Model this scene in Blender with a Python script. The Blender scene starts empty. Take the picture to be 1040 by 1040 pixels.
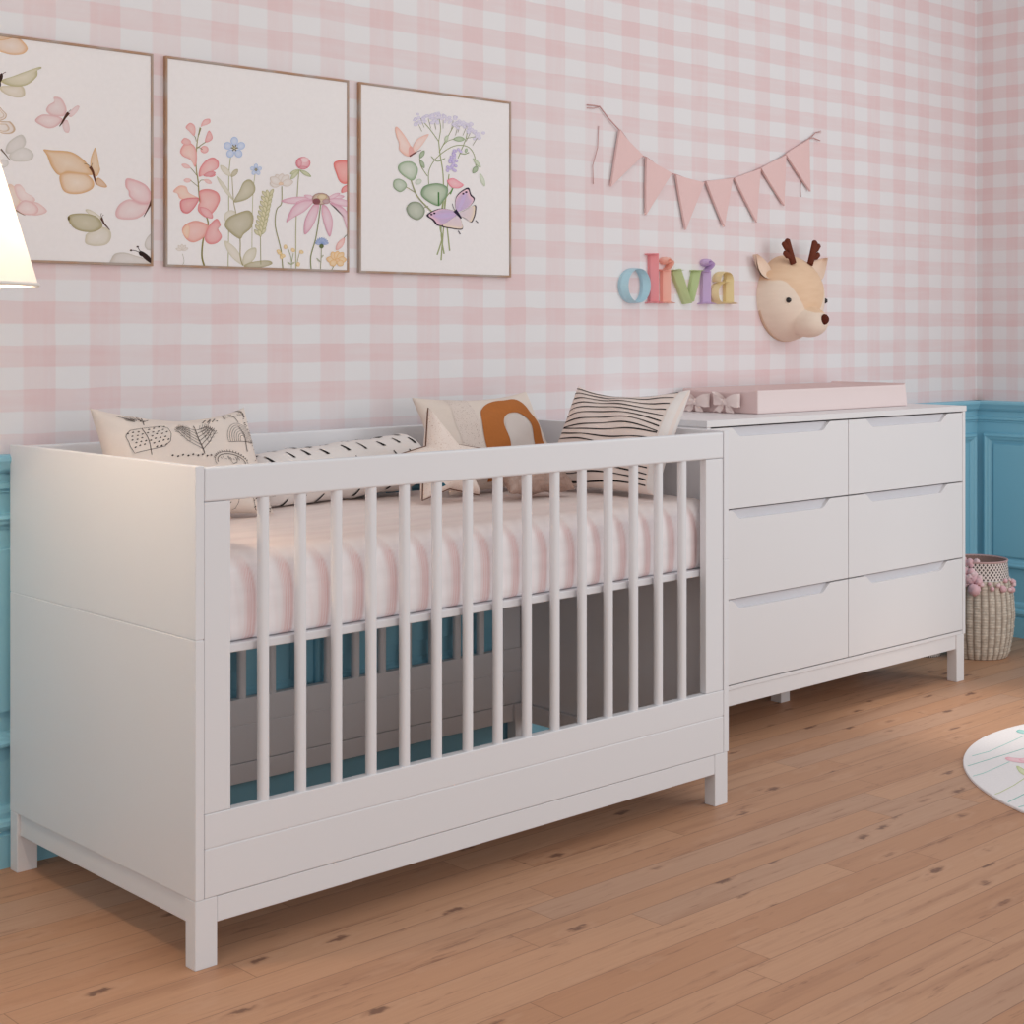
import bpy, bmesh, math, random
from mathutils import Vector
C = bpy.context.scene.collection
SC = bpy.context.scene
SC.view_settings.view_transform = 'Standard'
PI = math.pi
rnd = random.Random(7)

# ------------------------------------------------------------------ camera
F, TH, CY = 1607.79, 0.749, 335.74
CAM = Vector((-1.5057, -2.4468, 1.1419))
FX, FY = math.sin(TH), math.cos(TH)
W = 0.7664            # back wall plane (y)
K = 3.9               # right wall plane (x)
cam = bpy.data.cameras.new('camera'); co = bpy.data.objects.new('camera', cam); C.objects.link(co)
co.location = CAM; co.rotation_euler = (PI/2, 0, -TH)
cam.sensor_width = 36; cam.lens = F/1040*36; cam.shift_y = (CY-520)/1040
cam.clip_start = 0.05
SC.camera = co

def ray(u, v):
    s = (u-520)/F; t = (CY-v)/F
    return Vector((FX+s*FY, FY-s*FX, t))
def onY(u, v, Y=W):
    d = ray(u, v); return CAM+d*((Y-CAM.y)/d.y)
def onZ(u, v, Z=0.0):
    d = ray(u, v); return CAM+d*((Z-CAM.z)/d.z)
def onX(u, v, X):
    d = ray(u, v); return CAM+d*((X-CAM.x)/d.x)

# ------------------------------------------------------------------ materials
def lin(v):
    v /= 255.0
    return v/12.92 if v <= 0.04045 else ((v+0.055)/1.055)**2.4
def rgb(r, g, b): return (lin(r), lin(g), lin(b), 1.0)
MATS = {}
class NT:
    """tiny node helper"""
    def __init__(s, name):
        s.m = bpy.data.materials.new(name); s.m.use_nodes = True
        s.t = s.m.node_tree; s.b = s.t.nodes['Principled BSDF']
    def n(s, typ, **kw):
        nd = s.t.nodes.new(typ)
        for k, v in kw.items(): setattr(nd, k, v)
        return nd
    def set(s, sock, v):
        if hasattr(v, 'is_output'): s.t.links.new(v, sock)
        elif v is not None: sock.default_value = v
    def math(s, op, a, b=None, c=None):
        nd = s.n('ShaderNodeMath', operation=op)
        for i, v in enumerate((a, b, c)):
            if v is not None: s.set(nd.inputs[i], v)
        return nd.outputs[0]
    def mix(s, f, a, b, blend='MIX'):
        nd = s.n('ShaderNodeMix', data_type='RGBA', blend_type=blend)
        s.set(nd.inputs[0], f); s.set(nd.inputs[6], a); s.set(nd.inputs[7], b)
        return nd.outputs[2]
    def pos(s):
        tc = s.n('ShaderNodeTexCoord'); return tc.outputs['Object']
    def sep(s, v):
        nd = s.n('ShaderNodeSeparateXYZ'); s.set(nd.inputs[0], v); return nd.outputs
    def comb(s, x, y, z):
        nd = s.n('ShaderNodeCombineXYZ')
        for i, v in enumerate((x, y, z)): s.set(nd.inputs[i], v)
        return nd.outputs[0]
    def noise(s, vec, scale, detail=3.0, rough=0.5):
        nd = s.n('ShaderNodeTexNoise'); s.set(nd.inputs['Vector'], vec)
        nd.inputs['Scale'].default_value = scale; nd.inputs['Detail'].default_value = detail; nd.inputs['Roughness'].default_value = rough
        return nd.outputs[0]
    def white(s, vec):
        nd = s.n('ShaderNodeTexWhiteNoise', noise_dimensions='3D'); s.set(nd.inputs[0], vec); return nd.outputs[0]
    def mapr(s, v, a, b, c=0.0, d=1.0, smooth=False):
        nd = s.n('ShaderNodeMapRange')
        if smooth: nd.interpolation_type = 'SMOOTHSTEP'
        s.set(nd.inputs[0], v)
        for i, q in enumerate((a, b, c, d)): s.set(nd.inputs[i+1], q)
        return nd.outputs[0]
    def bump(s, h, strength=0.2, dist=0.01):
        nd = s.n('ShaderNodeBump'); nd.inputs['Strength'].default_value = strength; nd.inputs['Distance'].default_value = dist
        s.set(nd.inputs['Height'], h); s.t.links.new(nd.outputs[0], s.b.inputs['Normal'])
    def col(s, c, rough=0.5, spec=None):
        s.set(s.b.inputs['Base Color'], c); s.b.inputs['Roughness'].default_value = rough
        if spec is not None: s.b.inputs['Specular IOR Level'].default_value = spec
        return s.m

def paint(name, c, rough=0.45, var=0.03, scale=6.0, spec=0.4):
    """painted surface: base colour with faint procedural mottling"""
    if name in MATS: return MATS[name]
    t = NT(name); f = t.noise(t.pos(), scale, 3)
    c2 = tuple(x*(1-var) for x in c[:3])+(1,)
    MATS[name] = t.col(t.mix(f, c, c2), rough, spec); return MATS[name]
def fabric(name, c, rough=0.9, var=0.08, scale=300.0, bump=0.15, sheen=0.0):
    if name in MATS: return MATS[name]
    t = NT(name); p = t.pos(); f = t.noise(p, scale, 2); g = t.noise(p, 9.0, 3)
    c2 = tuple(x*(1-var) for x in c[:3])+(1,)
    k = t.math('MULTIPLY_ADD', f, 0.6, t.math('MULTIPLY', g, 0.4))
    t.bump(f, bump, 0.001)
    if sheen: t.b.inputs['Sheen Weight'].default_value = sheen
    MATS[name] = t.col(t.mix(k, c, c2), rough, 0.2); return MATS[name]
def vcol(name, rough=0.8, spec=0.2, grain=0.05, scale=160):
    """colour attribute with watercolour grain"""
    if name in MATS: return MATS[name]
    t = NT(name); a = t.n('ShaderNodeVertexColor', layer_name='Col')
    f = t.noise(t.pos(), scale, 4); g = t.mapr(f, 0.3, 0.7, 1-grain, 1+grain)
    MATS[name] = t.col(t.mix(1.0, a.outputs[0], t.comb(g, g, g), 'MULTIPLY'), rough, spec); return MATS[name]

WHITE = paint('white_satin_paint', rgb(231, 230, 233), 0.42, 0.012)
DRESS = paint('white_lacquer', rgb(234, 231, 232), 0.38, 0.012)
BLUE = paint('blue_wainscot_paint', rgb(146, 203, 223), 0.5, 0.05, 4)

def gingham(name, axis, w0, wp, ww):
    t = NT(name); p = t.pos(); s = t.sep(p)
    wob = t.math('MULTIPLY_ADD', t.noise(p, 9.0, 2), 0.008, -0.004)
    def stripe(c, start, pitch, width):
        q = t.math('DIVIDE', t.math('SUBTRACT', t.math('ADD', c, wob), start), pitch)
        fr = t.math('FRACT', q); idx = t.math('FLOOR', q)
        k = width/pitch; e = 0.018
        a = t.mapr(fr, k-e, k+e); b = t.mapr(fr, 1-e, 1.0, 1.0, 0.0)
        return t.math('MULTIPLY', a, b), idx
    sv, iv = stripe(s[axis], w0, wp, ww)
    sh, ih = stripe(s[2], 0.9205, 0.0953, 0.0465)
    # watercolour: every stripe has its own strength and streaky brush marks
    rv = t.mapr(t.white(t.comb(iv, 3.0, 1.0)), 0, 1, 0.80, 1.1)
    rh = t.mapr(t.white(t.comb(ih, 9.0, 5.0)), 0, 1, 0.75, 1.2)
    st = t.n('ShaderNodeMapping'); t.set(st.inputs[0], p); st.inputs['Scale'].default_value = (4, 4, 60)
    st2 = t.n('ShaderNodeMapping'); t.set(st2.inputs[0], p); st2.inputs['Scale'].default_value = (60, 60, 4)
    nh = t.mapr(t.noise(st.outputs[0], 1.0, 3), 0.3, 0.7, 0.75, 1.2)
    nv = t.mapr(t.noise(st2.outputs[0], 1.0, 3), 0.3, 0.7, 0.75, 1.2)
    bl = t.mapr(t.noise(p, 5.0, 4), 0.3, 0.7, 0.72, 1.22)
    fv = t.math('MULTIPLY', t.math('MULTIPLY', sv, rv), t.math('MULTIPLY', nv, bl))
    fh = t.math('MULTIPLY', t.math('MULTIPLY', sh, rh), t.math('MULTIPLY', nh, bl))
    base = rgb(234, 231, 232)
    pink = (0.99, 0.890, 0.888, 1); pinkh = (0.98, 0.852, 0.848, 1)
    c = t.mix(t.math('MINIMUM', fv, 1.15), (1, 1, 1, 1), pink)
    d = t.mix(t.math('MINIMUM', fh, 1.15), (1, 1, 1, 1), pinkh)
    col = t.mix(1.0, t.mix(1.0, base, c, 'MULTIPLY'), d, 'MULTIPLY')
    return t.col(col, 0.85, 0.2)
GING_B = gingham('gingham_wallpaper_wide', 0, 0.121, 0.157, 0.080)
GING_R = gingham('gingham_wallpaper_narrow', 1, 0.642, 0.101, 0.054)

def wood_floor():
    t = NT('plank_floor'); p = t.pos(); s = t.sep(p)
    PW, PL = 0.081, 1.15
    row = t.math('DIVIDE', t.math('ADD', s[1], 0.012), PW); ri = t.math('FLOOR', row); rf = t.math('FRACT', row)
    off = t.math('MULTIPLY', t.white(t.comb(ri, 2.0, 7.0)), 5.0)
    q = t.math('ADD', t.math('DIVIDE', s[0], PL), off); qi = t.math('FLOOR', q); qf = t.math('FRACT', q)
    rid = t.white(t.comb(ri, qi, 3.0)); rid2 = t.white(t.comb(qi, ri, 11.0))
    # grain, stretched along the boards and shifted per board
    gx = t.math('ADD', s[0], t.math('MULTIPLY', rid, 37.0))
    v1 = t.comb(t.math('MULTIPLY', gx, 1.6), t.math('MULTIPLY', s[1], 26.0), t.math('MULTIPLY', rid2, 9.0))
    v2 = t.comb(t.math('MULTIPLY', gx, 5.0), t.math('MULTIPLY', s[1], 150.0), rid)
    n1 = t.noise(v1, 1.0, 5, 0.6); n2 = t.noise(v2, 1.0, 3, 0.6)
    streak = t.mapr(n1, 0.53, 0.74)
    fine = t.mapr(n2, 0.35, 0.7)
    # knots: sparse small dark spots with a drawn out halo
    kw = t.math('MULTIPLY', t.math('SUBTRACT', t.noise(p, 38.0, 3), 0.5), 0.34)
    vk = t.comb(t.math('ADD', t.math('MULTIPLY', gx, 4.6), kw), t.math('ADD', t.math('MULTIPLY', s[1], 13.5), kw), rid2)
    vo = t.n('ShaderNodeTexVoronoi'); t.set(vo.inputs['Vector'], vk); vo.inputs['Scale'].default_value = 1.0
    kn = t.math('ADD', vo.outputs['Distance'], t.math('MULTIPLY', t.math('SUBTRACT', t.noise(v2, 1.0, 2), 0.5), 0.16))
    knot = t.mapr(kn, 0.06, 0.15, 1.0, 0.0, True); glow = t.math('MULTIPLY', t.mapr(kn, 0.10, 0.20, 0.0, 1.0, True), t.mapr(kn, 0.20, 0.34, 1.0, 0.0, True)); halo = t.mapr(kn, 0.08, 0.42, 1.0, 0.0, True)
    base = t.mix(rid, rgb(188, 139, 106), rgb(199, 153, 121))
    base = t.mix(t.math('MULTIPLY', t.math('GREATER_THAN', rid2, 0.86), 0.5), base, rgb(186, 152, 130))
    base = t.mix(t.math('MULTIPLY', streak, 0.55), base, rgb(150, 104, 78))
    v3 = t.comb(t.math('MULTIPLY', gx, 9.0), t.math('MULTIPLY', s[1], 70.0), rid2); n3 = t.noise(v3, 1.0, 4, 0.65)
    flk = t.math('MULTIPLY', t.mapr(n3, .58, .68), t.mapr(n1, .42, .60))
    base = t.mix(t.math('MULTIPLY', flk, 0.62), base, rgb(122, 80, 60))
    base = t.mix(t.math('MULTIPLY', fine, 0.22), base, rgb(170, 124, 96))
    base = t.mix(t.math('MULTIPLY', halo, 0.22), base, rgb(160, 112, 84))
    base = t.mix(t.math('MULTIPLY', glow, 0.22), base, rgb(214, 172, 142))
    base = t.mix(t.math('MULTIPLY', knot, 0.8), base, rgb(104, 70, 56))
    gr = t.math('MAXIMUM', t.math('MAXIMUM', t.mapr(rf, 0.0, 0.02, 1, 0), t.mapr(rf, 0.985, 1.0, 0, 1)), t.mapr(qf, 0.0, 0.002, 1, 0))
    base = t.mix(t.math('MULTIPLY', gr, 0.7), base, rgb(92, 60, 46))
    t.bump(t.math('SUBTRACT', t.math('MULTIPLY', n2, 0.3), gr), 0.25, 0.0015)
    return t.col(base, 0.5, 0.35)
FLOOR = wood_floor()

# ------------------------------------------------------------------ mesh helpers
WL = {}
class MB:
    def __init__(s): s.b = bmesh.new(); s.mi = 0; s.cl = None; s.smooth = False
    def colors(s): s.cl = s.b.loops.layers.float_color.new('Col'); return s
    def v(s, p): return s.b.verts.new(p)
    def f(s, vs, cols=None):
        try: fc = s.b.faces.new(vs)
        except ValueError: return None
        fc.material_index = s.mi; fc.smooth = s.smooth
        if s.cl and cols is not None:
            if isinstance(cols[0], (int, float)): cols = [cols]*len(vs)
            for l, c in zip(fc.loops, cols): l[s.cl] = c if len(c) == 4 else tuple(c)+(1,)
        return fc
    def box(s, x0, x1, y0, y1, z0, z1, cols=None):
        P = [s.v((x, y, z)) for z in (z0, z1) for y in (y0, y1) for x in (x0, x1)]
        for i in ((0, 2, 3, 1), (4, 5, 7, 6), (0, 1, 5, 4), (2, 6, 7, 3), (1, 3, 7, 5), (0, 4, 6, 2)): s.f([P[k] for k in i], cols)
        return s
    def prism(s, outline, axis, a0, a1):
        """outline of 2-D points extruded along axis ('x': points are (y,z); 'y': (x,z); 'z': (x,y))"""
        def mk(p, a):
            return {'x': (a, p[0], p[1]), 'y': (p[0], a, p[1]), 'z': (p[0], p[1], a)}[axis]
        A = [s.v(mk(p, a0)) for p in outline]; B = [s.v(mk(p, a1)) for p in outline]
        n = len(outline)
        for i in range(n): s.f([A[i], A[(i+1) % n], B[(i+1) % n], B[i]])
        s.f(A[::-1]); s.f(B); return s
    def tube(s, pts, r, n=8, cols=None, cap=True, closed=False):
        pts = [Vector(p) for p in pts]; m = len(pts); rings = []
        rs = r if isinstance(r, (list, tuple)) else [r]*m
        up = None
        for i, p in enumerate(pts):
            if closed: d = pts[(i+1) % m]-pts[i-1]
            else: d = pts[min(i+1, m-1)]-pts[max(i-1, 0)]
            d.normalize()
            if up is None:
                up = Vector((0, 0, 1)) if abs(d.z) < 0.9 else Vector((1, 0, 0))
            a = d.cross(up).normalized(); b = a.cross(d).normalized(); up = b
            rings.append([s.v(p+(a*math.cos(2*PI*k/n)+b*math.sin(2*PI*k/n))*rs[i]) for k in range(n)])
        sm = s.smooth; s.smooth = True
        for i in range(m if closed else m-1):
            A, B = rings[i], rings[(i+1) % m]
            for k in range(n): s.f([A[k], A[(k+1) % n], B[(k+1) % n], B[k]], cols)
        s.smooth = sm
        if cap and not closed: s.f(rings[0][::-1], cols); s.f(rings[-1], cols)
        return s
    def lathe(s, prof, c=(0, 0, 0), n=48, axis='z', cap=True, rmod=None, colf=None):
        rings = []
        for j, (r, h) in enumerate(prof):
            ring = []
            for k in range(n):
                a = 2*PI*k/n; rr = r*(rmod(a, h, j) if rmod else 1)
                x, y = rr*math.cos(a), rr*math.sin(a)
                p = {'z': (x, y, h), 'x': (h, x, y), 'y': (x, h, y)}[axis]
                ring.append(s.v(Vector(c)+Vector(p)))
            rings.append(ring)
        sm = s.smooth; s.smooth = True
        for j in range(len(prof)-1):
            A, B = rings[j], rings[j+1]
            for k in range(n):
                k2 = (k+1) % n
                cols = None
                if colf: cols = [colf(2*PI*q/n, prof[w][1]) for q, w in ((k, j), (k+1, j), (k+1, j+1), (k, j+1))]
                s.f([A[k], A[k2], B[k2], B[k]], cols)
        s.smooth = sm
        if cap: s.f(rings[0][::-1]); s.f(rings[-1])
        return s
    def grid(s, fn, nu, nv, cols=None, closed_u=False):
        G = [[s.v(fn(i/nu, j/nv)) for j in range(nv+1)] for i in range(nu+(0 if closed_u else 1))]
        sm = s.smooth; s.smooth = True
        for i in range(nu):
            for j in range(nv):
                i2 = (i+1) % len(G)
                cc = [cols(a/nu, b/nv) for a, b in ((i, j), (i+1, j), (i+1, j+1), (i, j+1))] if cols else None
                s.f([G[i][j], G[i2][j], G[i2][j+1], G[i][j+1]], cc)
        s.smooth = sm
        return G
    def build(s, name, mats, parent=None, bevel=0, seg=2, fix=True, merge=0, recalc=True):
        if merge: bmesh.ops.remove_doubles(s.b, verts=s.b.verts, dist=merge)
        if recalc: bmesh.ops.recalc_face_normals(s.b, faces=s.b.faces)
        if parent is not None and fix:
            o = WL.get(parent.name, Vector((0, 0, 0)))
            bmesh.ops.translate(s.b, verts=s.b.verts, vec=-o)
        me = bpy.data.meshes.new(name); s.b.to_mesh(me); s.b.free()
        for m in (mats if isinstance(mats, (list, tuple)) else [mats]): me.materials.append(m)
        ob = bpy.data.objects.new(name, me); C.objects.link(ob)
        if parent is not None:
            ob.parent = parent; WL[ob.name] = WL.get(parent.name, Vector((0, 0, 0)))
        if bevel:
            b = ob.modifiers.new('bevel', 'BEVEL'); b.width = bevel; b.segments = seg; b.limit_method = 'ANGLE'; b.angle_limit = math.radians(40)
        return ob
def tag(o, label, cat, group=None, kind=None):
    o['label'] = label; o['category'] = cat
    if group: o['group'] = group
    if kind: o['kind'] = kind
    return o
def thing(name, loc, label, cat, group=None):
    e = bpy.data.objects.new(name, None); e.empty_display_size = 0.1; C.objects.link(e); e.location = loc
    WL[e.name] = Vector(loc); return tag(e, label, cat, group)
def struct(o, label=None, cat=None):
    o['kind'] = 'structure'
    if label: o['label'] = label; o['category'] = cat
    return o
def dup(o, delta):
    c = o.copy(); C.objects.link(c); c.parent = o.parent; c.location = o.location+Vector(delta); WL[c.name] = WL.get(o.name, Vector((0, 0, 0))); return c

# ------------------------------------------------------------------ the room
X0 = -2.2
m = MB(); m.box(X0, K+0.1, -3.2, W+0.1, -0.05, 0.0)
struct(m.build('floor', FLOOR), 'warm brown knotty wood plank floor', 'floor')
m = MB(); m.box(X0, K, W, W+0.1, 0.0, 2.6)
struct(m.build('wall_back', GING_B), 'back wall in pink and white gingham wallpaper', 'wall')
m = MB(); m.box(K, K+0.1, -0.75, W+0.1, 0.0, 2.6)
struct(m.build('wall_right', GING_R), 'right wall in pink and white gingham wallpaper', 'wall')

RAIL = [(0, .878), (.032, .878), (.037, .873), (.037, .866), (.031, .858), (.026, .848), (.018, .841), (.010, .838), (.009, .818), (.015, .815), (.015, .806), (.008, .801), (.008, .797), (.005, .795), (0, .795)]
BASE = [(0, .131), (.006, .131), (.012, .124), (.014, .116), (.014, .104), (.022, .099), (.024, .090), (.021, .082), (.014, .079), (.014, .073), (.020, .070), (.020, 0), (0, 0)]
def along_back(prof, x0, x1): m = MB(); m.prism([(W-d, z) for d, z in prof], 'x', x0, x1); return m
def along_right(prof, y0, y1): m = MB(); m.prism([(K-d, z) for d, z in prof], 'y', y0, y1); return m
struct(along_back([(0, .80), (.004, .80), (.004, .12), (0, .12)], X0, K).build('trim_1', BLUE), 'blue painted lower boarding of back wall', 'wainscot')
struct(along_right([(0, .80), (.004, .80), (.004, .12), (0, .12)], -0.75, W).build('trim_2', BLUE), 'blue painted lower boarding of right wall', 'wainscot')
struct(along_back(RAIL, X0, K).build('trim_3', BLUE), 'blue moulded chair rail along back wall', 'chair rail')
struct(along_right(RAIL, -0.75, W).build('trim_4', BLUE), 'blue moulded chair rail along right wall', 'chair rail')
struct(along_back(BASE, X0, K).build('baseboard_back', BLUE), 'blue moulded baseboard along back wall', 'baseboard')
struct(along_right(BASE, -0.75, W).build('baseboard_right', BLUE), 'blue moulded baseboard along right wall', 'baseboard')
def panel(m, a0, a1, z0, z1, mk, field):
    """rectangular panel moulding (profiled, mitred) with a raised field; mk(a, depth, z)"""
    prof = [(0, 0), (0, .010), (.004, .016), (.010, .017), (.016, .012), (.022, .010), (.028, .004), (.034, .002), (.034, 0)]
    ring = []
    for ins, d in prof:
        d += .004
        ring.append([m.v(mk(a, d, z)) for a, z in ((a0+ins, z0+ins), (a1-ins, z0+ins), (a1-ins, z1-ins), (a0+ins, z1-ins))])
    for i in range(len(ring)-1):
        for k in range(4): m.f([ring[i][k], ring[i][(k+1) % 4], ring[i+1][(k+1) % 4], ring[i+1][k]])
    g = field
    r2 = [[m.v(mk(a, d, z)) for a, z in ((a0+g+e, z0+g+e), (a1-g-e, z0+g+e), (a1-g-e, z1-g-e), (a0+g+e, z1-g-e))] for d, e in ((.004, 0), (.0115, .0012), (.012, .004))]
    for i in range(2):
        for k in range(4): m.f([r2[i][k], r2[i][(k+1) % 4], r2[i+1][(k+1) % 4], r2[i+1][k]])
    m.f(r2[-1])
edges = [-1.285, -.248, .787, 1.823, 2.86, 3.893]
for i in range(5):
    m = MB(); panel(m, edges[i]+.018, edges[i+1]-.018, .254, .752, lambda a, d, z: (a, W-d, z), .075)
    struct(m.build('trim_%d' % (5+i), BLUE), None)
m = MB(); panel(m, -.30, .730, .254, .755, lambda a, d, z: (K-d, a, z), .040)
struct(m.build('trim_10', BLUE), 'blue raised panel moulding on right wall', 'panel moulding')

# ------------------------------------------------------------------ crib
H, D, L, HB = .90, .736, 1.467, .1248
L2 = L+.018
crib = thing('crib', (L2/2, D/2, 0), 'white wooden baby crib with round slats and solid end panels', 'crib')
def end_panel(x0, x1, outer):
    m = MB()
    g = .589
    # solid panel with one fine horizontal groove around it
    out = [(0, HB), (D, HB), (D, g-.0012), (D, g+.0012), (D, H), (0, H)]
    m.box(x0, x1, 0, D, HB, g-.0008); m.box(x0, x1, 0, D, g+.0008, H)
    m.box(x0+.0015, x1-.0015, .0015, D-.0015, g-.002, g+.002)
    return m.build('end_panel', WHITE, crib, .0012)
end_panel(0, .018, 0); end_panel(L, L2, 1)
FT = .022   # frame thickness
def frame(y0, y1, yc):
    m = MB(); m.box(.0192, L-.001, y0, y1, .8345, H-.003); m.build('top_rail', WHITE, crib, .004, 3)
    for x0, x1 in ((.0192, .0745), (1.402, L-.0025)):
        m = MB(); m.box(x0, x1, y0+.001, y1-.001, .2755, .834); m.build('stile', WHITE, crib, .0015)
    m = MB(); m.box(.0192, L-.001, y0, y1, .2135, .275); m.box(.0192, L-.001, y0, y1, HB, .2122); m.box(.021, L-.003, y0+.002, y1-.002, .208, .217)
    m.build('lower_rail', WHITE, crib, .0018)
    m = MB()
    n = 20; rr = .0108
    prof = []
    for k in range(n):
        a = 2*PI*k/n; ca, sa = math.cos(a), math.sin(a)
        prof.append((math.copysign(abs(ca)**.8, ca)*rr, math.copysign(abs(sa)**.8, sa)*rr*.9))
    A = [m.v((.151+x, yc+y, .274)) for x, y in prof]; B = [m.v((.151+x, yc+y, .835)) for x, y in prof]
    m.smooth = True
    for k in range(n): m.f([A[k], A[(k+1) % n], B[(k+1) % n], B[k]])
    s0 = m.build('slat', WHITE, crib)
    for i in range(1, 15): dup(s0, (.08395*i, 0, 0))
frame(.0005, FT, .0115)
frame(D-FT, D-.0005, D-.0115)
# mattress base board
m = MB(); m.box(.02, L-.002, .026, D-.026, .552, .568); m.build('mattress_support', WHITE, crib, .002)
# base: legs and rails
for x0, x1 in ((.0, .046), (L2-.050, L2-.004)):
    for y0, y1 in ((0.001, .034), (D-.034, D-.001)):
        m = MB(); m.box(x0, x1, y0, y1, 0, HB-.0005); m.build('leg', WHITE, crib, .0015)
for y0, y1 in ((.002, .024), (D-.024, D-.002)):
    m = MB(); m.box(.0465, L2-.0505, y0, y1, .0775, HB-.0012); m.build('base_rail', WHITE, crib, .0015)
for x0, x1 in ((.006, .026), (L2-.03, L2-.010)):
    m = MB(); m.box(x0, x1, .0345, D-.0345, .0775, HB-.0012); m.build('base_rail', WHITE, crib, .0015)
# bolt discs and screws on the inside face of the back frame
SCREW = paint('dull_steel', rgb(120, 112, 106), .4)
m = MB(); m.lathe([(.014, 0), (.014, .002), (.011, .0035)], (lambda q: (q.x, D-FT-.0035, q.z))(onY(514, 692, D-FT)), 24, 'y'); ob = m.build('bolt_cover', WHITE, crib); ob['label'] = 'round plastic bolt cover'
for x, z in [(q.x, q.z) for q in (onY(517, 722.5, D-FT), onY(517, 728.5, D-FT))]:
    m = MB(); m.lathe([(.004, 0), (.003, .0015)], (x, D-FT-.0015, z), 12, 'y'); m.build('screw', SCREW, crib)
m = MB(); m.lathe([(.004, 0), (.003, .0015)], (L-.0015, .035, .80), 12, 'x'); m.build('screw', SCREW, crib)
m = MB(); m.lathe([(.004, 0), (.003, .0015)], (L-.0015, .035, .335), 12, 'x'); m.build('screw', SCREW, crib)

# ------------------------------------------------------------------ mattress with fitted sheet
MZ0, MZ1, MY0, MY1 = .569, .735, .036, .700
def mattress():
    t = NT('pink_striped_sheet'); a = t.n('ShaderNodeVertexColor', layer_name='Col'); p = t.pos()
    mp = t.n('ShaderNodeMapping'); t.set(mp.inputs[0], p); mp.inputs['Scale'].default_value = (3, 26, 26)
    n1 = t.noise(mp.outputs[0], 1.0, 4); n2 = t.noise(p, 45.0, 3)
    mp2 = t.n('ShaderNodeMapping'); t.set(mp2.inputs[0], p); mp2.inputs['Scale'].default_value = (60, 60, 9)
    n3 = t.noise(mp2.outputs[0], 1.0, 3)
    t.bump(t.math('ADD', n1, t.math('MULTIPLY', n3, 0.6)), 0.35, 0.006)
    g = t.mapr(n1, .3, .7, .95, 1.04)
    mat = t.col(t.mix(1.0, a.outputs[0], t.comb(g, g, g), 'MULTIPLY'), .75, .25)
    x0, x1 = .024, L-.004
    prof = []
    r = .035
    # front bottom -> front top -> back
    for k in range(5): prof.append((MY0+.012*(1-math.sin(k/4*PI/2)), MZ0+.012*(1-math.cos(k/4*PI/2)), 'f'))
    for k in range(1, 13): prof.append((MY0, MZ0+.012+(MZ1-r-MZ0-.012)*k/12, 'f'))
    for k in range(1, 9):
        a_ = k/8*PI/2; prof.append((MY0+r-r*math.cos(a_), MZ1-r+r*math.sin(a_), 'r'))
    for k in range(1, 25): prof.append((MY0+r+(MY1-MY0-2*r)*k/24, MZ1, 't'))
    for k in range(1, 7):
        a_ = k/6*PI/2; prof.append((MY1-r+r*math.sin(a_), MZ1-r+r*math.cos(a_), 'b'))
    prof.append((MY1, MZ0, 'b'))
    NX = 420; rr = random.Random(3)
    seg = [rr.uniform(.8, 1.2) for _ in range(40)]
    m = MB().colors(); m.smooth = True
    white = rgb(250, 246, 248)[:3]; pink = rgb(232, 198, 196)[:3]; cream = rgb(240, 224, 218)[:3]
    def sc(x):
        q = (x-.151)/.08395; i = math.floor(q); return q-i, int(i)
    G = []; CC = []
    for i in range(NX+1):
        x = x0+(x1-x0)*i/NX; row = []; cr = []
        for (y, z, k) in prof:
            h = (z-MZ0)/(MZ1-MZ0)
            if k in 'fr': sh = .036*max(0, (h-.45)/.55)**2 + .006*max(0, (.3-h)/.3)**2
            else: sh = .036
            fq, si = sc(x+sh)
            s_ = max(0.0, math.sin(PI*fq))**.45
            env = 1.0 if k == 'f' else 0.0
            if k == 'r': env = (MZ1-z)/r*.9
            yy = y-(.009*s_*seg[si % 40]-.006)*env*min(1, h*5+.35)
            zz = z
            if k == 't': zz = z+.0015*math.sin(x*37+y*9)*math.sin(y*30+x*4)+.002*math.sin(x*11)
            if k in 'rt': zz -= (.0045*(1-s_))*max(0, 1-(y-MY0)/.07)
            # ends rounded
            e = min(x-x0, x1-x)
            if e < .03:
                q = 1-math.sqrt(max(0, 1-(1-e/.03)**2)); zz -= q*.03*(1 if z > .65 else 0); yy += q*.02*env
            row.append(m.v((x, yy, zz)))
            d = min(fq, 1-fq)
            rp = max(0, min(1, (fq-.60)/.28)); band = max(rp*rp*(3-2*rp)*(.72+.28*math.cos((fq-.9)*70)), 1-fq/.06 if fq < .06 else 0)*.95
            fold = .22*max(0, math.sin(fq*23+h*7+si))*(.3+.7*(1-h))
            if k in 'fr':
                fade = 1 if k == 'f' else .35+.65*(MZ1-z)/r
                c = [white[q]*(1-min(1, band*fade+fold*.5))+pink[q]*min(1, band*fade+fold*.5) for q in range(3)]
                if k == 'r':
                    w_ = 1-(MZ1-z)/r; c = [c[q]*(1-w_)+cream[q]*w_ for q in range(3)]
            else:
                ln = .18*max(0, 1-abs((y*9) % 1-.5)/.12)+.5*max(0, 1-(y-MY0)/.10)*band*.6
                c = [cream[q]*(1-ln)+pink[q]*ln for q in range(3)]
            cr.append(tuple(c)+(1,))
        G.append(row); CC.append(cr)
    for i in range(NX):
        for j in range(len(prof)-1):
            m.f([G[i][j], G[i+1][j], G[i+1][j+1], G[i][j+1]], [CC[i][j], CC[i+1][j], CC[i+1][j+1], CC[i][j+1]])
    m.f([g_[0] for g_ in G][::-1]+[]) if False else None
    m.f(G[0], CC[0][0]); m.f(G[-1][::-1], CC[-1][0])
    # underside
    for i in range(NX): m.f([G[i][0], G[i+1][0], G[i+1][-1], G[i][-1]], CC[i][0])
    tag(m.build('crib_mattress', mat), 'thick crib mattress in a pale pink fitted sheet with banded sides', 'mattress')
mattress()

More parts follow.
